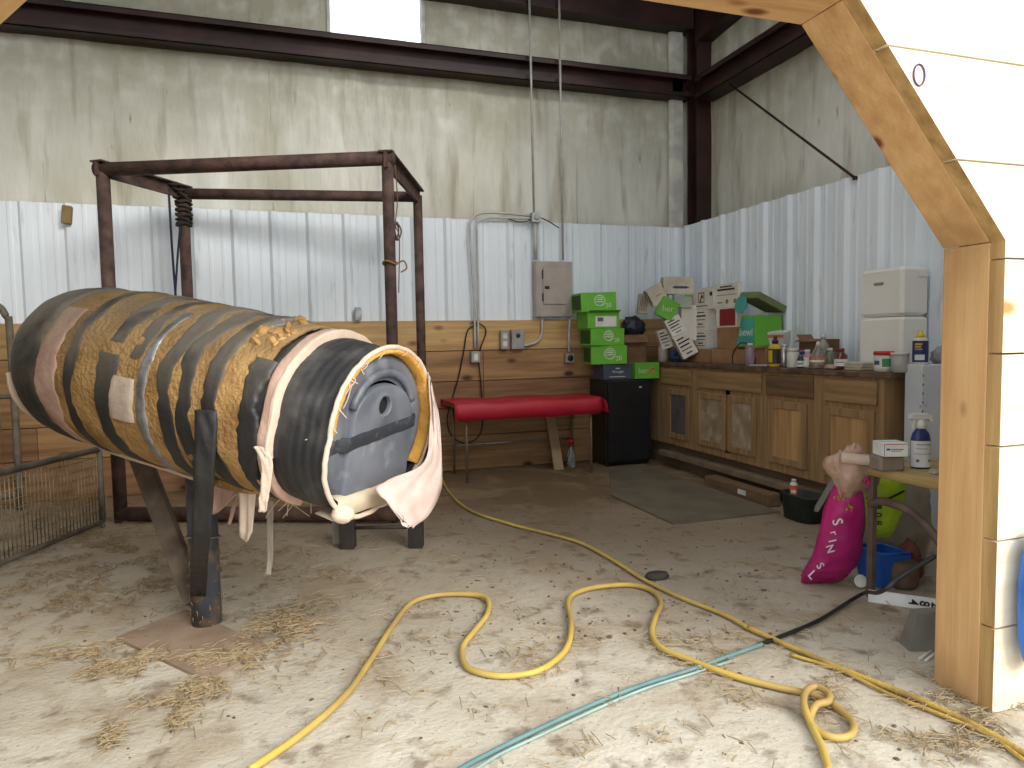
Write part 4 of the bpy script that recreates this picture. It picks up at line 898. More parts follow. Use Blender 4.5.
# leaning and tumbled cartons at the left of the counter
def tbox(name,label,px,py,dep,size,rot,mats,deco=None,cat='box',flaps=None):
    c=pd(px,py,dep); from mathutils import Euler
    R_=Euler(rot).to_matrix(); loc=c-R_@Vector((0,0,size[2]/2)); return carton(name,label,loc,size,mats,0,rot,None,cat,deco,flaps)
def frbars(b,w_,d_,h_): lines(b,'front',w_,d_,h_,[(.12,.6,.80,.86),(.12,.88,.64,.70),(.12,.75,.48,.54),(.12,.8,.32,.36),(.3,.7,.14,.19)],2)
RZ=-.35
tbox('white_carton','white carton with black print leaning steeply at the front of the pile',684,345,6.93,(.16,.165,.24),(0,-.48,RZ),[wc,inkg,ink],frbars)
tbox('white_carton','white carton leaning against the pile above the steep front one',674,326,7.06,(.16,.165,.19),(0,-.48,RZ),[wc,inkg,ink],frbars)
tbox('white_carton','narrow white carton tipped behind the blue rag at the counter corner',664,339,7.19,(.115,.12,.20),(0,-.3,RZ),[wc,inkg,ink],frbars)
tbox('white_carton','blank white carton standing between the leaning and stacked cartons',688,323,7.10,(.165,.14,.36),(0,0,RZ),[wc,inkg])
def tip(b,w_,d_,h_): lines(b,'front',w_,d_,h_,[(.0,.05,.2,.9),(.95,1,.1,.8)],2); lines(b,'front',w_,d_,h_,[(.4,.72,.42,.46)],3)
tbox('cream_box','cream box tipped on its corner at the top left of the pile',656,295,7.15,(.185,.14,.195),(0,-.5,RZ),[M('cream_card',(212,202,180),.6),inkg,ink,M('red_print',(170,70,60),.6)],tip)
tbox('printed_box','narrow box with dense brown print behind the tipped cream box',643,304,7.28,(.105,.14,.20),(0,.12,RZ),[M('beige_card',(196,184,164),.6),inkg,M('brown_print',(120,96,80),.6)],lambda b,w_,d_,h_: lines(b,'front',w_,d_,h_,[(.1+.16*i,.17+.16*i,.1,.9) for i in range(5)],2))
tbox('cream_box','cream box with a blue wordmark lying on top of the pile',677,286,7.15,(.31,.16,.175),(0,.03,RZ),[MC['cream_card'],inkg,M('blue_print',(70,90,140),.6)],lambda b,w_,d_,h_: lines(b,'front',w_,d_,h_,[(.34,.78,.32,.46),(.3,.84,.36,.41)],2))
tbox('green_box','tilted green carton with a white script print in the middle of the pile',667,309,7.03,(.18,.10,.20),(0,.5,RZ),[grn,grd,ink,whitew],lambda b,w_,d_,h_: b.text('her',h_*.42,Tf(d_,0,h_*.5,.4),3))
tbox('clear_package','pale translucent package with a green corner below the cream box',682,301,7.05,(.18,.10,.135),(0,.08,RZ),[M('pale_translucent',(202,212,200),.35,trans=.3),inkg,grn],lambda b,w_,d_,h_: lines(b,'front',w_,d_,h_,[(.55,.98,.82,.98)],2))
lump('blue_rag','blue and black rag bundle at the left end of the counter','rag',(3.78,6.15,Zc),(.06,.07,.085),M('blue_rag_cloth',(62,84,122),.8,col2=(28,30,40),vs=14),8,.35)
cl=M('cloudy_plastic',(196,194,184),.35,trans=.35,col2=(180,178,168)); whp=M('white_hdpe',(222,220,212),.45)
ZP=lambda px,X: (X,at(px,355,0,X).y,Zc)
bprof=lambda r,h:[(r*.9,0),(r,.006),(r,h*.66),(r*.86,h*.76),(r*.42,h*.86),(r*.40,h*.9)]
cprof=lambda r,h:[(r*.5,h*.88),(r*.5,h),(r*.42,h*1.01)]
bottle('white_bottle','cloudy white bottle beside the blue rag at the left end of the counter','bottle',(3.74,6.34,Zc),bprof(.042,.17),cl,cprof(.042,.17),whp)
# green and teal open box
teal=M('teal_card',(74,172,160),.5); olive=M('olive_card_inside',(120,128,82),.7)
yb0=at(790,330,0,3.98).y
yn_=at(755,330,0,3.91).y
gt_=thing('open_green_box','bright green and teal box with its lid flap folded open','box',(4.055,yn_+.13,1.215))
b=MB(); w_,d_,h_=.29,.26,.27
b.add([(-w_/2,-d_/2,0),(w_/2,-d_/2,0),(w_/2,d_/2,0),(-w_/2,d_/2,0),(-w_/2+.02,-d_/2+.02,h_),(w_/2,-d_/2+.02,h_),(w_/2,d_/2-.05,h_),(-w_/2+.02,d_/2-.05,h_)],[(3,2,1,0),(0,1,5,4),(1,2,6,5),(2,3,7,6),(3,0,4,7)],0)
b.add([(-w_/2-.002,-d_/2+.01,.015),(-w_/2-.002,d_/2-.01,.015),(-w_/2+.016,d_/2-.05,h_*.9),(-w_/2+.016,-d_/2+.03,h_*.9)],[(0,1,2,3)],1); b.text('bewi',.10,TR((-w_/2+.004,-.0,h_*.45),(PI/2-.08,0,-PI/2)),2); b.build('carton_body',[grn,teal,whitew],gt_,local=True,mods=[('solid',.004)],fix=False)
b=MB(); b.box(-.16,.16,-.13,.14,0,.06,0,TR((.01,-.02,h_+.09),(.05,.42,0)),ch=.003); b.build('lid_flap',[olive],gt_,local=True)
b=MB(); b.lathe([(.088,0),(.088,.008)],7,0,TR((-.155,.05,h_+.10),(0,-PI/2+.15,0))); b.build('round_flap',teal,gt_,local=True)
# white paper funnel bag
b=MB(); c_=cp(775,3.82); yy_=c_.y; 
b.add([(3.84,yy_+.035,Zc),(3.84,yy_-.035,Zc),(3.90,yy_-.035,Zc),(3.90,yy_+.035,Zc),(3.83,yy_+.11,1.33),(3.83,yy_-.10,1.33),(3.90,yy_-.10,1.345),(3.90,yy_+.11,1.345)],[(3,2,1,0),(0,1,5,4),(1,2,6,5),(2,3,7,6),(3,0,4,7),(4,5,6,7)],0)
b.add([(3.828,yy_+.10,1.285),(3.828,yy_-.088,1.285),(3.827,yy_-.093,1.31),(3.827,yy_+.104,1.31)],[(0,1,2,3)],1)
tag(b.build('paper_pouch',[whitep,M('orange_band',(214,130,84),.6)],org=(3.87,yy_,Zc)),'white tapered pouch with an orange band behind the yellow bottle','pouch')
# black loop, clear pink bottle
b=MB(); lc=cp(744,3.80,350); b.tube(smooth_path([(3.79,lc.y+.15,Zc+.01),(3.79,lc.y+.14,Zc+.10),(3.80,lc.y+.05,Zc+.19),(3.80,lc.y-.08,Zc+.17),(3.79,lc.y-.16,Zc+.08),(3.78,lc.y-.17,Zc+.01)],6),.006,6); tag(b.build('black_tube',dark,org=lc),'thin black tube arched over the open kraft box on the counter','tube')
pk=M('clear_pink_plastic',(206,180,196),.2,trans=.6)
bottle('clear_bottle','clear pinkish bottle with white highlights left of the yellow bottle','bottle',ZP(750,3.77),bprof(.036,.15),pk,cprof(.036,.15),whp)
b=MB(); q=cp(760,3.75); b.box(-.05,.05,-.09,.09,0,.012,0,TR((3.77,q.y,Zc),(0,0,.3)),ch=.003); tag(b.build('paper_pad',M('mauve_paper',(184,172,180),.7),org=(3.77,q.y,Zc)),'small pale pad of paper left of the yellow bottle','paper')
yel=M('yellow_plastic',(222,180,52),.4)
bottle('yellow_bottle','yellow bottle with a black cap and dark label at the counter edge','bottle',ZP(775,3.76),[(.036,0),(.04,.006),(.04,.125),(.036,.135),(.018,.145),(.018,.15)],yel,[(.02,.148),(.02,.168),(.012,.172),(.012,.195)],dark,(.04,.02,.115,M('dark_label',(56,50,44),.6),[(.1,.45,.1,.9,yel)]),rz=-.9)
bottle('silver_can','slim silver can just right of the yellow bottle','can',ZP(784,3.80),[(.022,0),(.024,.004),(.024,.118),(.018,.128)],M('brushed_silver',(190,194,196),.25,.8),[(.012,.127),(.012,.142)],whp)
bottle('white_jar','squat white plastic jar with a pale lid among the bottles','jar',ZP(793,3.77),[(.034,0),(.037,.005),(.037,.09),(.032,.098)],whp,[(.034,.097),(.034,.118),(.031,.12)],MC['white_plastic'])
bottle('vial','small dark bottle with a white label before the white jar','bottle',ZP(801,3.75),[(.022,0),(.023,.004),(.023,.055),(.012,.066)],M('dark_glass',(48,50,62),.15),[(.014,.065),(.014,.082)],inkg,(.023,.008,.045,whitep,[(.3,.7,.4,.6,inkg)]),rz=-.9)
bottle('pink_bottle','pink bottle with a white cap left of the clear orange jug','bottle',ZP(807.5,3.79),bprof(.028,.105),M('pink_plastic',(206,150,160),.4),[(.015,.09),(.015,.112)],whp,(.028,.01,.065,whitep,[]),rz=-.9)
jugm=M('clear_jug',(230,216,206),.12,trans=.75)
def jugx(t):
    b=MB(); b.lathe([(.046,.003),(.047,.012),(.045,.03)],18,0); b.build('dark_liquid',M('dark_liquid',(70,36,28),.2),t,local=True)
bottle('clear_jug','clear tapered jug with an orange label and dark liquid','jug',ZP(818,3.77),[(.047,0),(.05,.006),(.049,.06),(.03,.105),(.017,.125),(.017,.135)],jugm,[(.014,.134),(.012,.15),(.006,.16)],whp,(.0475,.025,.07,M('orange_label',(206,120,84),.6),[(.2,.8,.35,.6,whitep)]),rz=-.9,extra=jugx)
bottle('spray_bottle','pale clear bottle with a white nozzle behind the clear jug','bottle',ZP(823,3.93),[(.035,0),(.038,.006),(.038,.11),(.028,.15),(.014,.165),(.014,.18)],M('pale_clear_plastic',(206,206,188),.2,trans=.5),[(.017,.178),(.017,.20),(.008,.204),(.008,.215)],whp)
bottle('clear_bottle','clear bottle with greenish contents left of the brown bottle','bottle',ZP(830,3.85),bprof(.032,.12),M('greenish_clear',(146,156,130),.2,trans=.5),cprof(.032,.12),whp)
bottle('brown_bottle','reddish brown glass bottle with a white label at the right of the bottles','bottle',ZP(841,3.80),[(.032,0),(.035,.006),(.035,.08),(.016,.098),(.016,.105)],M('amber_glass',(104,44,36),.12,coat=.5),[(.018,.104),(.018,.12)],M('maroon_cap',(120,50,50),.5),(.035,.02,.06,whitep,[(.3,.7,.5,.6,inkg)]),rz=-.9)
yc_=at(818,330,0,4.03).y; cbox('cardboard_box','open brown cardboard box behind the bottles near the tall white chest',799,824,840,3.97,Zc,1.27,[kraftd,dark],None,flaps=[('left',-.4,.05),('back',.8,.05)])
b=MB(); 
for i in range(3): b.box(-.03,.05,-.10+.02*i,.10-.015*i,.10+.016*i,.115+.016*i,i,TR((3.98,at(800,330,0,3.98).y,Zc),(0,0,.1*i)),ch=.004)
tag(b.build('folded_cloth',[M('blue_cloth_pack',(70,100,160),.7),M('white_cloth_pack',(170,172,180),.8),M('red_cloth_pack',(196,50,60),.7)],org=(3.98,yc_,Zc+.1)),'small red and blue folded packs in front of the open brown box','cloth')
lump('crumpled_paper','crumpled beige paper at the counter edge right of the jug','paper',(3.76,at(831,358,0,3.76).y,Zc),(.035,.06,.02),M('beige_paper',(186,166,142),.8,bump=.3),5,.4)
yq=at(855,350,0,3.92).y; b=MB()
for i in range(3): b.box(-.09,.09,-.14,.10,.018*i,.018*i+.016,0,TR((3.88,yq-.04,Zc),(0,0,.05*i)),ch=.003)
tag(b.build('paper_stack',M('cream_paper',(202,190,168),.7),org=(3.88,yq,Zc)),'flat stack of cream papers before the tall white bin','papers')
# tall white bin / chest
cz=Zc; y0_=at(902,300,0,3.98).y; y1_=at(859,300,0,3.98).y; x1_=at(930,300,1,y0_).x
wt=thing('white_chest','tall off-white plastic chest standing on end at the near end of the counter','chest',((3.98+x1_)/2,(y0_+y1_)/2,cz)); wp2=M('off_white_plastic',(238,237,232),.4,col2=(228,226,218),vs=2); zt2=at(902,266,0,3.98).z
x1_=min(x1_,4.225)
b=MB(); b.box(3.98,x1_,y0_,y1_,cz,cz+(zt2-cz)*.52,0,ch=.02); b.build('lower_shell',wp2,wt)
b=MB(); b.box(3.98,x1_,y0_,y1_,cz+(zt2-cz)*.526,zt2,0,ch=.022); up=b.build('upper_shell',wp2,wt)
b=MB(); b.box(3.974,3.982,(y0_+y1_)/2-.03,(y0_+y1_)/2+.05,zt2-.115,zt2-.095,ch=.002); b.build('moulded_handle',M('grey_plastic',(150,148,140),.5),up)
b=MB(); b.box(x1_-.10,x1_-.01,y0_-.004,y0_+.003,zt2-.07,zt2-.045,ch=.001); b.build('moulded_handle',wp2,up)
# tubs and blue bottle
red=M('red_lid',(204,52,62),.45)
bottle('white_tub','white tub with a red lid and a green label before the white chest','tub',(3.76,at(884,360,0,3.76).y,Zc),[(.036,0),(.042,.004),(.044,.085)],whp,[(.047,.083),(.047,.098),(.044,.10)],red,(.043,.02,.07,whitep,[(.5,.85,.1,.9,M('green_print',(80,140,90),.6)),(.2,.42,.3,.7,MC['blue_print'])]),rz=-1.0)
bottle('clear_tub','translucent lidded tub between the red lidded tub and the blue bottle','tub',(3.78,at(900,360,0,3.78).y,Zc),[(.034,0),(.038,.004),(.04,.085)],M('milky_plastic',(206,204,196),.35,trans=.3),[(.042,.084),(.042,.094)],whp)
# white metal cabinet end beyond the counter
WZ=1.105; wcx=at(904,400,1,3.43).x; ch_=thing('white_cabinet','chipped white metal cabinet beside the near end of the counter','cabinet',(3.9,3.38,0)); wm=M('chipped_white_enamel',(208,212,214),.4,col2=(196,200,204),vs=3); mixin(wm,(120,110,100),16,.68,.74,strength=.8)
b=MB(); b.box(wcx,4.22,3.30,3.43,0,WZ,ch=.006); [b.box(wcx+.004,wcx+.014,3.2985,3.30,.30+i*.056,.315+i*.056,1) for i in range(14)]; b.build('cabinet_body',[wm,M('dark_slot',(110,104,96),.7)],ch_)
yb2=3.36; xb2=at(920,362,1,yb2).x
navyp=M('navy_print',(40,52,110),.5)
bottle('blue_label_bottle','white bottle with a navy label and yellow cap on the white cabinet','bottle',(xb2,yb2,WZ),[(.04,0),(.044,.006),(.044,.15),(.04,.165),(.02,.172)],whp,[(.026,.17),(.024,.19),(.013,.197),(.013,.215)],M('yellow_cap',(232,206,60),.4),(.044,.015,.150,navyp,[(.2,.5,.80,.88,yel),(.2,.45,.68,.75,yel),(.2,.5,.58,.63,yel),(.84,.98,.05,.9,whitep),(.2,.6,.1,.35,whitep)]),rz=-.6)
lump('grey_bag','crumpled grey plastic bag behind the blue labelled bottle','bag',(at(938,362,1,3.37).x+.02,3.37,WZ),(.06,.05,.06),M('grey_plastic_bag',(150,146,150),.4),12,.3)
# ---------------------------------------------------------------- SMALL TABLE AND CLUTTER (lower right)
TZ=.655; tt=thing('work_table','small wooden top table on a rusty metal frame behind the doorway post','table',(2.95,2.45,0)); ttop=wood('yellowed_board',(176,152,100),(140,116,70),'Y',1,False)
b=MB(); b.box(2.70,3.25,2.12,2.66,TZ-.045,TZ,ch=.004); b.build('tabletop',ttop,tt)
lgm=M('dusty_brown_metal',(108,92,80),.7,.2,col2=(84,70,60),vs=12)
for x,y in ((2.715,2.63),(3.22,2.63),(2.72,2.15),(3.22,2.15)): b=MB(); b.box(x-.016,x+.016,y-.016,y+.016,0,TZ-.045,ch=.003); b.build('leg',lgm,tt)
b=MB(); b.tube(smooth_path([(2.705,2.63,.47),(2.703,2.55,.50),(2.70,2.42,.49),(2.70,2.30,.43),(2.70,2.2,.33),(2.70,2.17,.2)],7),.02,10,0); b.build('curved_brace',lgm,tt)
sp=fl(920,468,TZ); 
def sprayx(t):
    b=MB(); b.lathe([(.021,.172),(.021,.195),(.016,.20),(.016,.212)],14,0); b.box(-.045,.030,-.012,.012,.21,.236,0,ch=.004); b.box(-.058,-.043,-.007,.007,.215,.229,0,ch=.002)
    b.prism([(-.035,-.006,.212),(-.022,-.006,.212),(-.030,-.006,.17),(-.040,-.006,.172)],(0,.012,0)); b.prism([(.02,-.012,.236),(.036,-.012,.23),(.045,-.012,.2),(.036,-.012,.2),(.024,-.012,.216)],(0,.024,0)); b.build('spray_head',whp,t,local=True)
bottle('spray_bottle','navy blue spray bottle with a white trigger head on the small table','spray bottle',sp,[(.036,0),(.040,.006),(.040,.125),(.034,.15),(.020,.168),(.018,.175)],M('navy_plastic',(38,46,104),.35),None,None,(.040,.008,.12,whitep,[(.25,.75,.85,.88,inkg),(.25,.6,.7,.72,inkg),(.2,.8,.5,.52,inkg),(.25,.35,.2,.3,inkg),(.65,.75,.2,.3,inkg)]),sx=1.0,sy=.75,rz=-.35,extra=sprayx)
q=pd(889,436,sp.to_2d().length*.93+.12)
def post_(b,w_,d_,h_):
    lines(b,'front',w_,d_,h_,[(.02,.98,.88,.93)],3); lines(b,'front',w_,d_,h_,[(.02,.04,.05,.9),(.12,.26,.46,.60)],4); lines(b,'front',w_,d_,h_,[(.3,.8,.48,.56),(.3,.7,.36,.40)],2)
q=fl(890,455,TZ+.075); 
carton('mailing_box','small white mailing box with a red stripe on the small table','box' and (q.x,q.y,TZ+.075),(.115,.10,.065),[whitep,inkg,inkg,M('red_stripe',(190,50,66),.6),M('blue_mark',(52,70,136),.6)],rz=-.32,deco=post_)
b=MB(); q2=Vector((q.x+.0,q.y+.02,TZ)); b.box(-.06,.065,-.045,.05,0,.073,0,TR(q2,(0,0,-.2)),ch=.01); tag(b.build('grey_pack',M('grey_brown_pack',(136,122,108),.7),org=q2),'grey brown pack under the white mailing box','package')
for (px,py,r,h,m,lab,cm,n_) in ((897,468,.014,.085,M('smoky_clear',(190,176,160),.25,trans=.3),'small clear bottle with a yellow tag left of the navy spray bottle',yel,'clear_vial'),(886,466,.014,.08,M('tan_clear',(186,158,140),.3,trans=.2),'small tan bottle left of the yellow tagged vial on the table',whp,'tan_vial')):
    q3=fl(px,py,TZ); bottle(n_,lab,'bottle',q3,bprof(r,h),m,cprof(r,h*1.12),cm,(r,.01,h*.6,whitep,[(.3,.6,.2,.8,M('olive_print',(130,130,60),.6))]),rz=-.4)
q4=fl(872,462,TZ+.03); b=MB(); b.tube([q4+Vector((-.12,.07,.02)),q4+Vector((.05,-.03,0))],.026,14); b.tube([q4+Vector((.051,-.031,0)),q4+Vector((.053,-.032,0))],.019,12,1); tag(b.build('paper_roll',[M('beige_roll',(198,176,158),.8),dark],org=q4),'rolled beige paper lying on the small table beside the mailing box','paper roll')
q5=fl(934,474,TZ); lump('clear_scrap','small crumpled clear scrap right of the navy spray bottle','scrap',(q5.x,q5.y,TZ),(.015,.02,.012),cl,2,.4)
# tan plastic bag draped on the table corner
pb_=M('tan_plastic_bag',(192,160,140),.4,col2=(168,134,114),vs=7,trans=.05,bump=.2,bs=12)
tb=thing('plastic_bag','crumpled tan plastic bag with a pink mark draped on the table corner','bag',pd(852,470,3.45))
b=MB(); cc=pd(853,472,3.42); rows=[]; n=44
for i in range(n+1):
    th=PI*i/n; row=[]
    for j in range(n*2):
        a=PI*j/n; d=Vector((math.sin(th)*math.cos(a),math.sin(th)*math.sin(a),math.cos(th))); k=.95+.35*nz(d.x*1.3+3,d.y*1.3,d.z*1.3)+.10*abs(nz(d.x*4,d.y*4,d.z*1.5+2))-.09*abs(nz(d.x*7+d.z*2,d.y*7,d.z*5-4))-.05*abs(nz(d.x*13,d.y*13+d.z*4,d.z*9)); wz=1-.35*max(0,-d.z)
        row.append(cc+Vector((d.x*.150*wz,d.y*.09*wz,d.z*.135))*k)
    rows.append(row)
b.grid(rows,0,True,wrap=True); b.build('bag_body',pb_,tb,fix=True)
b=MB(); b.tube(smooth_path([cc+Vector((-.02,-.085,-.03)),cc+Vector((.0,-.09,-.015)),cc+Vector((.015,-.085,-.035)),cc+Vector((.012,-.08,-.06))],4),.008,5); b.build('pink_mark',M('magenta_plastic',(186,36,112),.45,col2=(150,24,90),vs=4,bump=.15,bs=10),tb)
b=MB(); 
for k_,(dx,dz) in enumerate(((-.08,.09),(.0,.12),(.09,.05))): p=cc+Vector((dx,0,dz)); b.lathe([(.03,-.05),(.022,-.01),(.008,.02),(.002,.03)],9,0,TR(p,(.2*k_,.3*dx*10,.4)))
b.build('bag_corner',pb_,tb)
# magenta bag leaning
mg=MC['magenta_plastic']; mbg=thing('feed_bag','magenta plastic bag with white lettering leaning below the table corner','bag',fl(838,582))
def bagsheet(ctr,mat,name,parent,thick=.07,seed=0,sub=6):
    """ctr: rows of (left px, right px, y px, depth): a closed, pillow-like sack"""
    R=[]; ks=[Vector((a,c_,y_)) for a,c_,y_,_ in ctr]; dps=[d for *_,d in ctr]; P=smooth_path(ks,sub); 
    dd2=[dps[min(int(i/sub),len(dps)-1)]*(1-(i%sub)/sub)+dps[min(int(i/sub)+1,len(dps)-1)]*((i%sub)/sub) for i in range(len(P))]
    rows=[]; n=28
    for i,(p,dp) in enumerate(zip(P,dd2)):
        A=pd(p.x,p.z,dp); B=pd(p.y,p.z,dp); c_=(A+B)/2; hw=(B-A)/2; t=i/(len(P)-1); tk=thick*(.25+.9*math.sin(PI*min(1,t*1.05+.02))**.6) if t<.97 else thick*.15; row=[]
        for j in range(n):
            a=2*PI*j/n; k=1+.05*nz(i*.3,math.cos(a)*2,seed); f_=.010*nz(i*.5+j*.1,j*.9,seed+3)-.022*abs(nz(i*.22+j*.25,j*.35-i*.1,seed+8))
            q=c_+hw*math.cos(a)*k+Vector((-.31,-.95,0))*(tk*math.sin(a)*k+f_)
            q.z=max(.006,q.z); row.append(q)
        rows.append(row)
    b=MB(); b.grid(rows,0,True,wrap=True); b.add(rows[0],[tuple(range(n))],0); b.add(rows[-1],[tuple(range(n))],0); o=b.build(name,mat,parent); return rows
rws=bagsheet([(839,855,480,3.42),(833,862,490,3.44),(826,864,510,3.46),(820,863,535,3.48),(812,859,558,3.50),(803,850,573,3.52),(801,836,585,3.55)],mg,'sack_body',mbg)
def camface(px,py,dep,rot=0): 
    T=Matrix.Translation(pd(px,py,dep)); B_=Matrix(((.95,0.0,-.31),( -.31,0.0,-.95),(0,1,0))).to_4x4(); return T@B_@Matrix.Rotation(rot,4,'Z')
b=MB()
for (t_,px,py,dp,sz,ro) in (('S',837,522,3.372,.066,-1.3),('r',834,533,3.378,.05,-1.35),('I',832,541,3.382,.05,-1.35),('N',830,549,3.388,.05,-1.3),('S',820,566,3.412,.05,-1.0),('L',812,575,3.435,.06,-.8)): b.text(t_,sz*1.1,camface(px,py,dp,ro),0,.002)
b.build('white_lettering',M('white_bag_print',(236,226,234),.5),mbg)
b=MB()
for i in range(14): p=pd(843+rnd.uniform(-9,9),501+rnd.uniform(-8,9),3.37); b.lathe([(.010,0),(.006,.006)],6,0,TR(p,(PI/2,0,rnd.random())))
b.build('yellow_print',M('tan_print',(186,130,84),.6),mbg)
# lime bag
lime=M('lime_plastic',(178,208,44),.5,col2=(158,190,36),vs=4,bump=.1,bs=8); lb_=thing('lime_bag','lime green bag with dark symbols standing under the small table','bag',pd(882,540,3.55))
rws=bagsheet([(866,908,474,3.55),(866,906,486,3.55),(867,902,505,3.55),(868,896,525,3.55),(868,891,537,3.56)],lime,'sack_body',lb_,.06,seed=5)
b=MB()
for t_,yy_ in (('8',507),('0',515),('8',523)): b.text(t_,.052,camface(878,yy_,3.475,-PI/2),0,.002)
b.tube([pd(867,498,3.48),pd(886,500,3.47),pd(904,491,3.50)],.006,5); b.build('dark_print',ink,lb_)
# blue tub, brown pots, white disc etc
bl_=M('blue_plastic',(40,104,196),.5,col2=(32,88,172),vs=4); q=fl(889,586); 
bt=thing('blue_tub','bright blue plastic tub under the table beside the leg','tub',(q.x,q.y+.05,0)); b=MB(); b.add([(-.07,-.07,0),(.07,-.07,0),(.07,.07,0),(-.07,.07,0),(-.10,-.09,.19),(.10,-.09,.17),(.10,.09,.17),(-.10,.09,.19)],[(3,2,1,0),(0,1,5,4),(1,2,6,5),(2,3,7,6),(3,0,4,7)]); b.build('tub_body',bl_,bt,local=True,mods=[('solid',.006)],fix=False)
b=MB(); b.tube([(-.10,-.09,.19),(.10,-.09,.17),(.10,.09,.17),(-.10,.09,.19)],.007,6,0,closed=True); b.build('rim',bl_,bt,local=True)
q=fl(911,590); bottle('brown_pot','dusty brown pot beside the blue tub under the table','pot',(q.x,q.y+.05,0),[(.055,0),(.07,.02),(.075,.10),(.07,.13),(.06,.14)],M('dusty_brown_pot',(118,96,80),.8,col2=(90,72,58),vs=8))
lump('red_bundle','small reddish bundle behind the brown pot under the table','rag',(q.x+.12,q.y+.12,.0),(.06,.06,.12),M('dull_red_cloth',(136,70,62),.8,col2=(80,52,46),vs=20),4,.3)
lump('grey_sack','slumped grey sack at the back beneath the small table','sack',(3.25,3.0,.0),(.22,.13,.36),M('dusty_grey_sack',(168,160,144),.85,col2=(134,126,112),vs=5,bump=.3,bs=10),6,.2,fold=.2)
q=fl(868,592); b=MB(); b.lathe([(.030,0),(.034,.004),(.030,.008)],18,0,TR((q.x,q.y+.05,.04),(PI/2-.2,0,-.3))); tag(b.build('white_disc',whp,org=(q.x,q.y+.05,.04)),'small round white lid leaning by the table leg','lid')
sA_=fl(868,602); sB_=fl(944,613); dr2=(sB_-sA_).normalized(); nn=Vector((-dr2.y,dr2.x,0)); stp=thing('number_strip','long white strip with black digits lying on the floor by the doorway post','sign',sA_)
up_=Vector((0,0,.055))+nn*.02; e_=sB_+dr2*.1
b=MB(); b.prism([sA_,e_,e_+up_,sA_+up_],nn*.006); b.build('strip_body',whitep,stp)
b=MB()
for t_,px in (('4',913),('8',924),('2',936)):
    p=fl(px,602+(px-868)*.145)+up_*.5-nn*.003; zc_=-nn; xc_=dr2; yc2=zc_.cross(xc_); B_=Matrix((xc_,yc2,zc_)).transposed().to_4x4(); b.text(t_,.058,Matrix.Translation(p)@B_@Matrix.Rotation(-PI/2,4,'Z'),0,.0006,.0012)
b.build('black_digits',ink,stp)
q=fl(928,652); b=MB(); b.add([(-.06,-.04,0),(.09,-.04,0),(.09,.05,0),(-.06,.05,0),(-.02,-.02,.15),(.09,-.02,.16),(.09,.04,.16),(-.02,.04,.15)],[(3,2,1,0),(0,1,5,4),(1,2,6,5),(2,3,7,6),(3,0,4,7),(4,5,6,7)],0,False,TR((q.x,q.y+.04,0),(0,0,-.4))); tag(b.build('grey_box',M('grey_card_box',(126,122,114),.7),org=(q.x,q.y+.04,0)),'grey slanted box on the floor close behind the doorway post','box')
p0_,p1_=fl(919,661),fl(936,649); b=MB(); 
for o_ in (0,.016): b.tube([p0_+Vector((o_,-o_,.006)),p1_+Vector((o_,-o_,.006))],.006,6)
tag(b.build('white_stick',whp,org=p0_),'pair of thin white sticks on the floor at the foot of the doorway post','stick')
# black tub with small bottle
q=Vector((3.44,3.93,0)); bt=thing('black_tub','low dark green black tub on the floor by the cabinets','tub',q); tm=M('black_green_plastic',(38,46,42),.5,col2=(26,32,30),vs=9); b=MB()
rows=[]
for s_,z_ in ((.85,0),(.9,.01),(1,.17),(1.06,.175),(1.06,.19),(.97,.19),(.85,.03)):
    rows.append([Vector((.10*s_*(abs(math.cos(a))**.6)*(1 if math.cos(a)>0 else -1),.155*s_*(abs(math.sin(a))**.6)*(1 if math.sin(a)>0 else -1),z_)) for a in np.linspace(0,2*PI,33)[:-1]])
b.grid(rows,0,True,wrap=True); b.add(rows[0],[tuple(range(32))]); b.add(rows[-1],[tuple(range(32))]); b.build('tub_body',tm,bt,local=True,fix=False)
tp=at(798,492,0,3.46); bottle('small_bottle','white bottle with an orange label standing in the black tub','bottle',(3.44,tp.y+.02,.04),[(.024,0),(.026,.004),(.026,.20),(.014,.215)],whp,[(.016,.213),(.016,.232)],whp,(.026,.11,.19,M('orange_red_label',(226,106,60),.6),[(.3,.7,.3,.6,whitep)]),rz=-.8)
a_=Vector((3.40,3.80,.10)); c_=at(838,467,0,3.44); b=MB(); b.prism([a_,a_+Vector((0,-.05,0)),c_+Vector((0,-.05,0)),c_],(.02,0,.01)); tag(b.build('grey_panel_scrap',M('grey_scrap',(150,146,138),.7),org=a_),'grey scrap panel poking out left of the tan plastic bag','scrap')
b=MB(); q=fl(571,467); bottle('clear_bottle','clear bottle with a red trigger top on the floor under the red bench','bottle',(q.x,q.y,0),[(.038,0),(.042,.006),(.042,.14),(.018,.2),(.018,.22)],M('clear_bluish',(206,214,214),.12,trans=.7),[(.022,.218),(.022,.25),(.035,.262),(.035,.285),(.01,.29)],red)
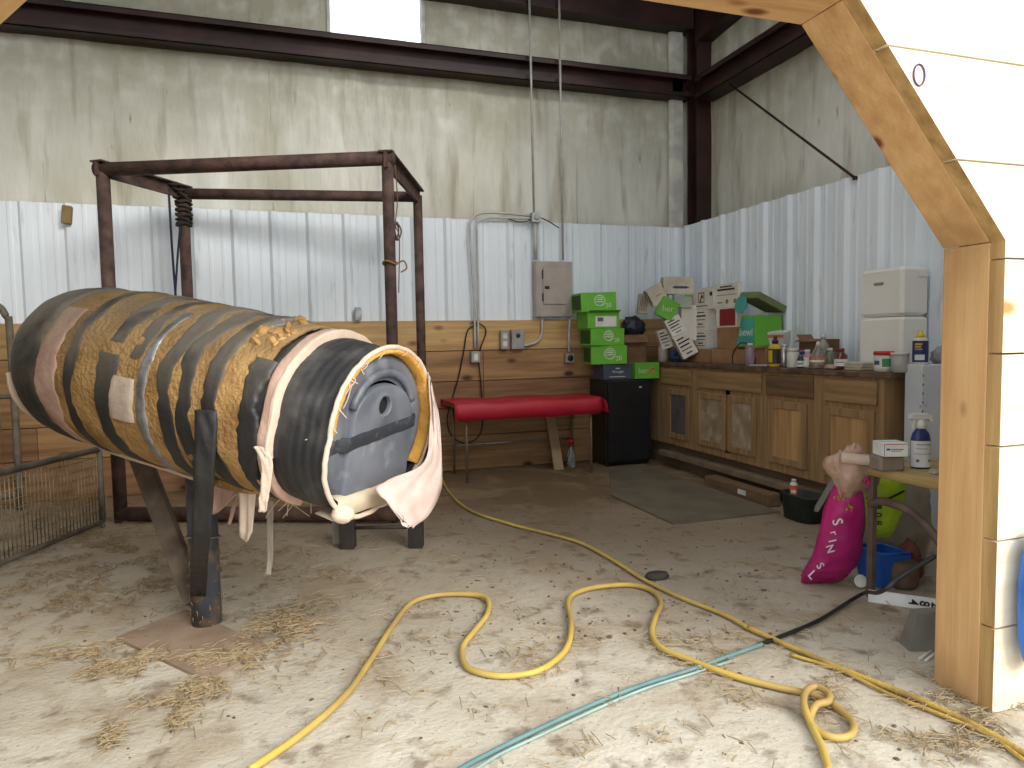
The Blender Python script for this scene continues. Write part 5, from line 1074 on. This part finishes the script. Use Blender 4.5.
# ---------------------------------------------------------------- HOSES AND CORDS
yh=M('yellow_hose',(214,186,92),.5,col2=(196,164,76),vs=4); mixin(yh,(160,132,84),1.6,.42,.6,strength=.75,seed=6); yr=M('dusty_yellow_rope',(196,164,80),.85,col2=(150,120,64),vs=9,bump=.3,bs=60)
def ground_line(pts,r,name,m,label,cat,zs_=None):
    P=[fl(x,y)+Vector((0,0,r+(zs_[i] if zs_ else 0)+.004)) for i,(x,y) in enumerate(pts)]; P=smooth_path(P,9); b=MB(); b.tube(P,r,10); return tag(b.build(name,m,org=P[0]),label,cat)
H1=[(250,775),(300,740),(345,700),(370,665),(392,630),(412,606),(440,598),(475,598),(488,604),(487,618),(474,635),(463,650),(463,664),(472,674),(500,680),(535,676),(558,662),(569,646),(571,625),(568,606),(576,596),(598,590),(630,588),(652,594),(661,606),(655,622),(652,638),(662,652),(690,664),(730,679),(775,691),(815,700),(838,713),(853,728),(850,740),(832,742),(814,732),(804,716),(806,702),(816,697),(828,704),(828,712),(816,716),(810,724),(815,738),(822,752),(829,778)]
zz_=[0]*len(H1)
for i in range(37,43): zz_[i]=.022
hose=ground_line(H1,.0125,'garden_hose',yh,'yellow garden hose snaking across the floor and looping at the right','hose',zz_)
H2=[(438,470),(448,492),(470,512),(510,526),(545,535),(580,545),(612,562),(645,583),(680,600),(725,618),(748,631),(790,650),(840,672),(890,692),(940,713),(990,738),(1035,765)]
ground_line(H2[:11],.010,'yellow_rope',yh,'yellow hose running from behind the barrel towards the black cord','hose')
ground_line(H2[10:],.011,'dusty_rope',yr,'dusty yellow line half buried in straw leading to the doorway post','rope')
ground_line([(x,y+4+3*math.sin(x*.05)) for x,y in H2[11:]],.007,'dusty_rope',yr,'thinner dusty line beside the half buried one near the doorway post','rope')
tg=M('teal_hose',(112,146,144),.5,col2=(90,122,122),vs=5); 
ground_line([(452,778),(480,762),(530,737),(590,709),(640,689),(690,673),(740,655),(762,647)],.0085,'teal_cord',tg,'teal green cord running to the bottom edge of the picture','cord')
ground_line([(470,776),(500,757),(540,738),(595,712),(645,691),(695,675),(735,662)],.005,'thin_cord',M('pale_teal_cord',(156,182,176),.6),'thin pale cord twisted alongside the teal cord','cord')
P=[fl(758,648)+Vector((0,0,.012)),fl(780,640)+Vector((0,0,.014)),fl(820,624)+Vector((0,0,.02)),fl(862,604)+Vector((0,0,.05)),pd(880,592,2.66),pd(905,574,2.62),pd(935,556,2.55)]
b=MB(); b.tube(smooth_path(P,8),.009,8); tag(b.build('extension_cord',dark,org=P[0]),'black cord rising from the floor toward the table beside the doorway post','cord')
q=fl(657,578); b=MB(); b.lathe([(.055,0),(.06,.012),(.05,.028),(.02,.034)],14,0,TR(q),sx=1.2,sy=.8); tag(b.build('dark_lump',M('dark_rubber_lump',(70,62,54),.8),org=q),'dark flat lump on the floor beside the yellow hose','lump')
q=fl(592,497); 
# blue plastic at the right edge
b=MB(); c_=at(1037,600,1,YP-.05); rows=[]
for i in range(17):
    th=PI*i/16; rows.append([c_+Vector((.072*math.sin(th)**.7*math.cos(2*PI*j/24)*(1+.1*nz(i*.5,j*.3,1)),.045*math.sin(th)**.7*math.sin(2*PI*j/24),.24*math.cos(th))) for j in range(24)])
b.grid(rows,0,True,wrap=True); tag(b.build('blue_bag',M('blue_shiny_plastic',(58,120,206),.3,col2=(42,96,180)),org=c_),'blue plastic bag hanging on the pale planks at the right picture edge','bag')
# ---------------------------------------------------------------- STRAW
hays=M('straw',(166,149,119),.9,col2=(146,124,90),vs=30); hayd=M('trampled_hay',(146,124,92),.95,col2=(112,92,66),vs=25)
def straw(name,m,label,cl,seed,lmin=.02,lmax=.08,wd=.0018,grp=None):
    r=random.Random(seed); b=MB(); V=[];Fc=[]
    for (px,py,sx,sy,n,clump) in cl:
        k=0
        while k<n:
            gx,gy=r.gauss(px,sx),r.gauss(py,sy)
            if gy<470 : k+=1; continue
            c=fl(gx,gy)
            if clump and nz(c.x*5+seed,c.y*5,0)+.25*nz(c.x*16,c.y*16,3)<clump-.35: k+=1; continue
            k+=1; L=r.uniform(lmin,lmax); a=r.uniform(0,2*PI); h=r.uniform(.002,.012)+.010*max(0,nz(c.x*7,c.y*7,1)); tl=r.uniform(-.12,.12)
            d=Vector((math.cos(a),math.sin(a),tl))*L/2; s=Vector((-math.sin(a),math.cos(a),0))*wd; c=c+Vector((0,0,h+abs(tl)*L/2)); u=Vector((0,0,wd*1.2)); bend=Vector((0,0,r.uniform(0,.006)))
            o=len(V); V+= [c-d-s,c-d+s,c-d+u,c+bend-s,c+bend+s,c+bend+u,c+d-s,c+d+s,c+d+u]
            for q in (0,3): Fc+=[(o+q,o+q+1,o+q+4,o+q+3),(o+q+1,o+q+2,o+q+5,o+q+4),(o+q+2,o+q,o+q+3,o+q+5)]
    b.add(V,Fc,0); o=b.build(name,m,fix=False); o['kind']='stuff'; o['label']=label; o['category']='straw'
straw('loose_hay',hayd,'trampled brown hay strewn over the left of the floor',[(90,545,85,28,5200,.30),(60,600,60,18,900,.35),(230,560,60,25,500,.35),(300,590,120,40,900,.45),(560,560,180,50,900,.5)],1,.015,.05)
straw('straw_litter',hays,'pale loose straw in drifts round the post and over the floor',[(150,666,38,8,900,.25),(70,655,40,10,300,.3),(190,664,30,6,300,.25),(262,640,11,7,300,.25),(238,662,12,7,260,.2),(205,688,12,6,240,.2),(285,622,14,7,240,.2),(290,625,18,10,260,.2),(170,712,14,10,260,.25),(120,740,10,8,200,.2),(330,600,60,35,350,.4),(400,680,130,45,500,.55),(600,690,120,40,600,.5),(520,640,30,30,130,.3),(610,650,50,16,200,.3),(720,640,50,16,200,.4),(840,690,80,14,450,.35),(950,735,50,14,450,.3),(1000,700,25,12,260,.2),(930,690,20,8,120,.2),(760,610,70,30,150,.4)],2,.02,.09)
clod=M('earth_clod',(112,94,72),.95,col2=(88,72,54),vs=20); r=random.Random(4); V=[];Fc=[]; b=MB()
for i in range(420):
    if i<260: px,py=r.uniform(440,780),r.uniform(484,640)
    else: px,py=r.uniform(60,980),r.uniform(520,760)
    c=fl(px,py); s=r.uniform(.003,.008)*(1.6 if r.random()<.08 else 1); b.lathe([(s*.8,-.002),(s,s*.25),(s*.5,s*.6)],6,0,TR(c,(0,0,r.random()*6)),sx=r.uniform(.8,1.6),sy=1)
tag(b.build('earth_clods',clod),'small dark clods of earth scattered over the floor','dirt',None,'stuff')
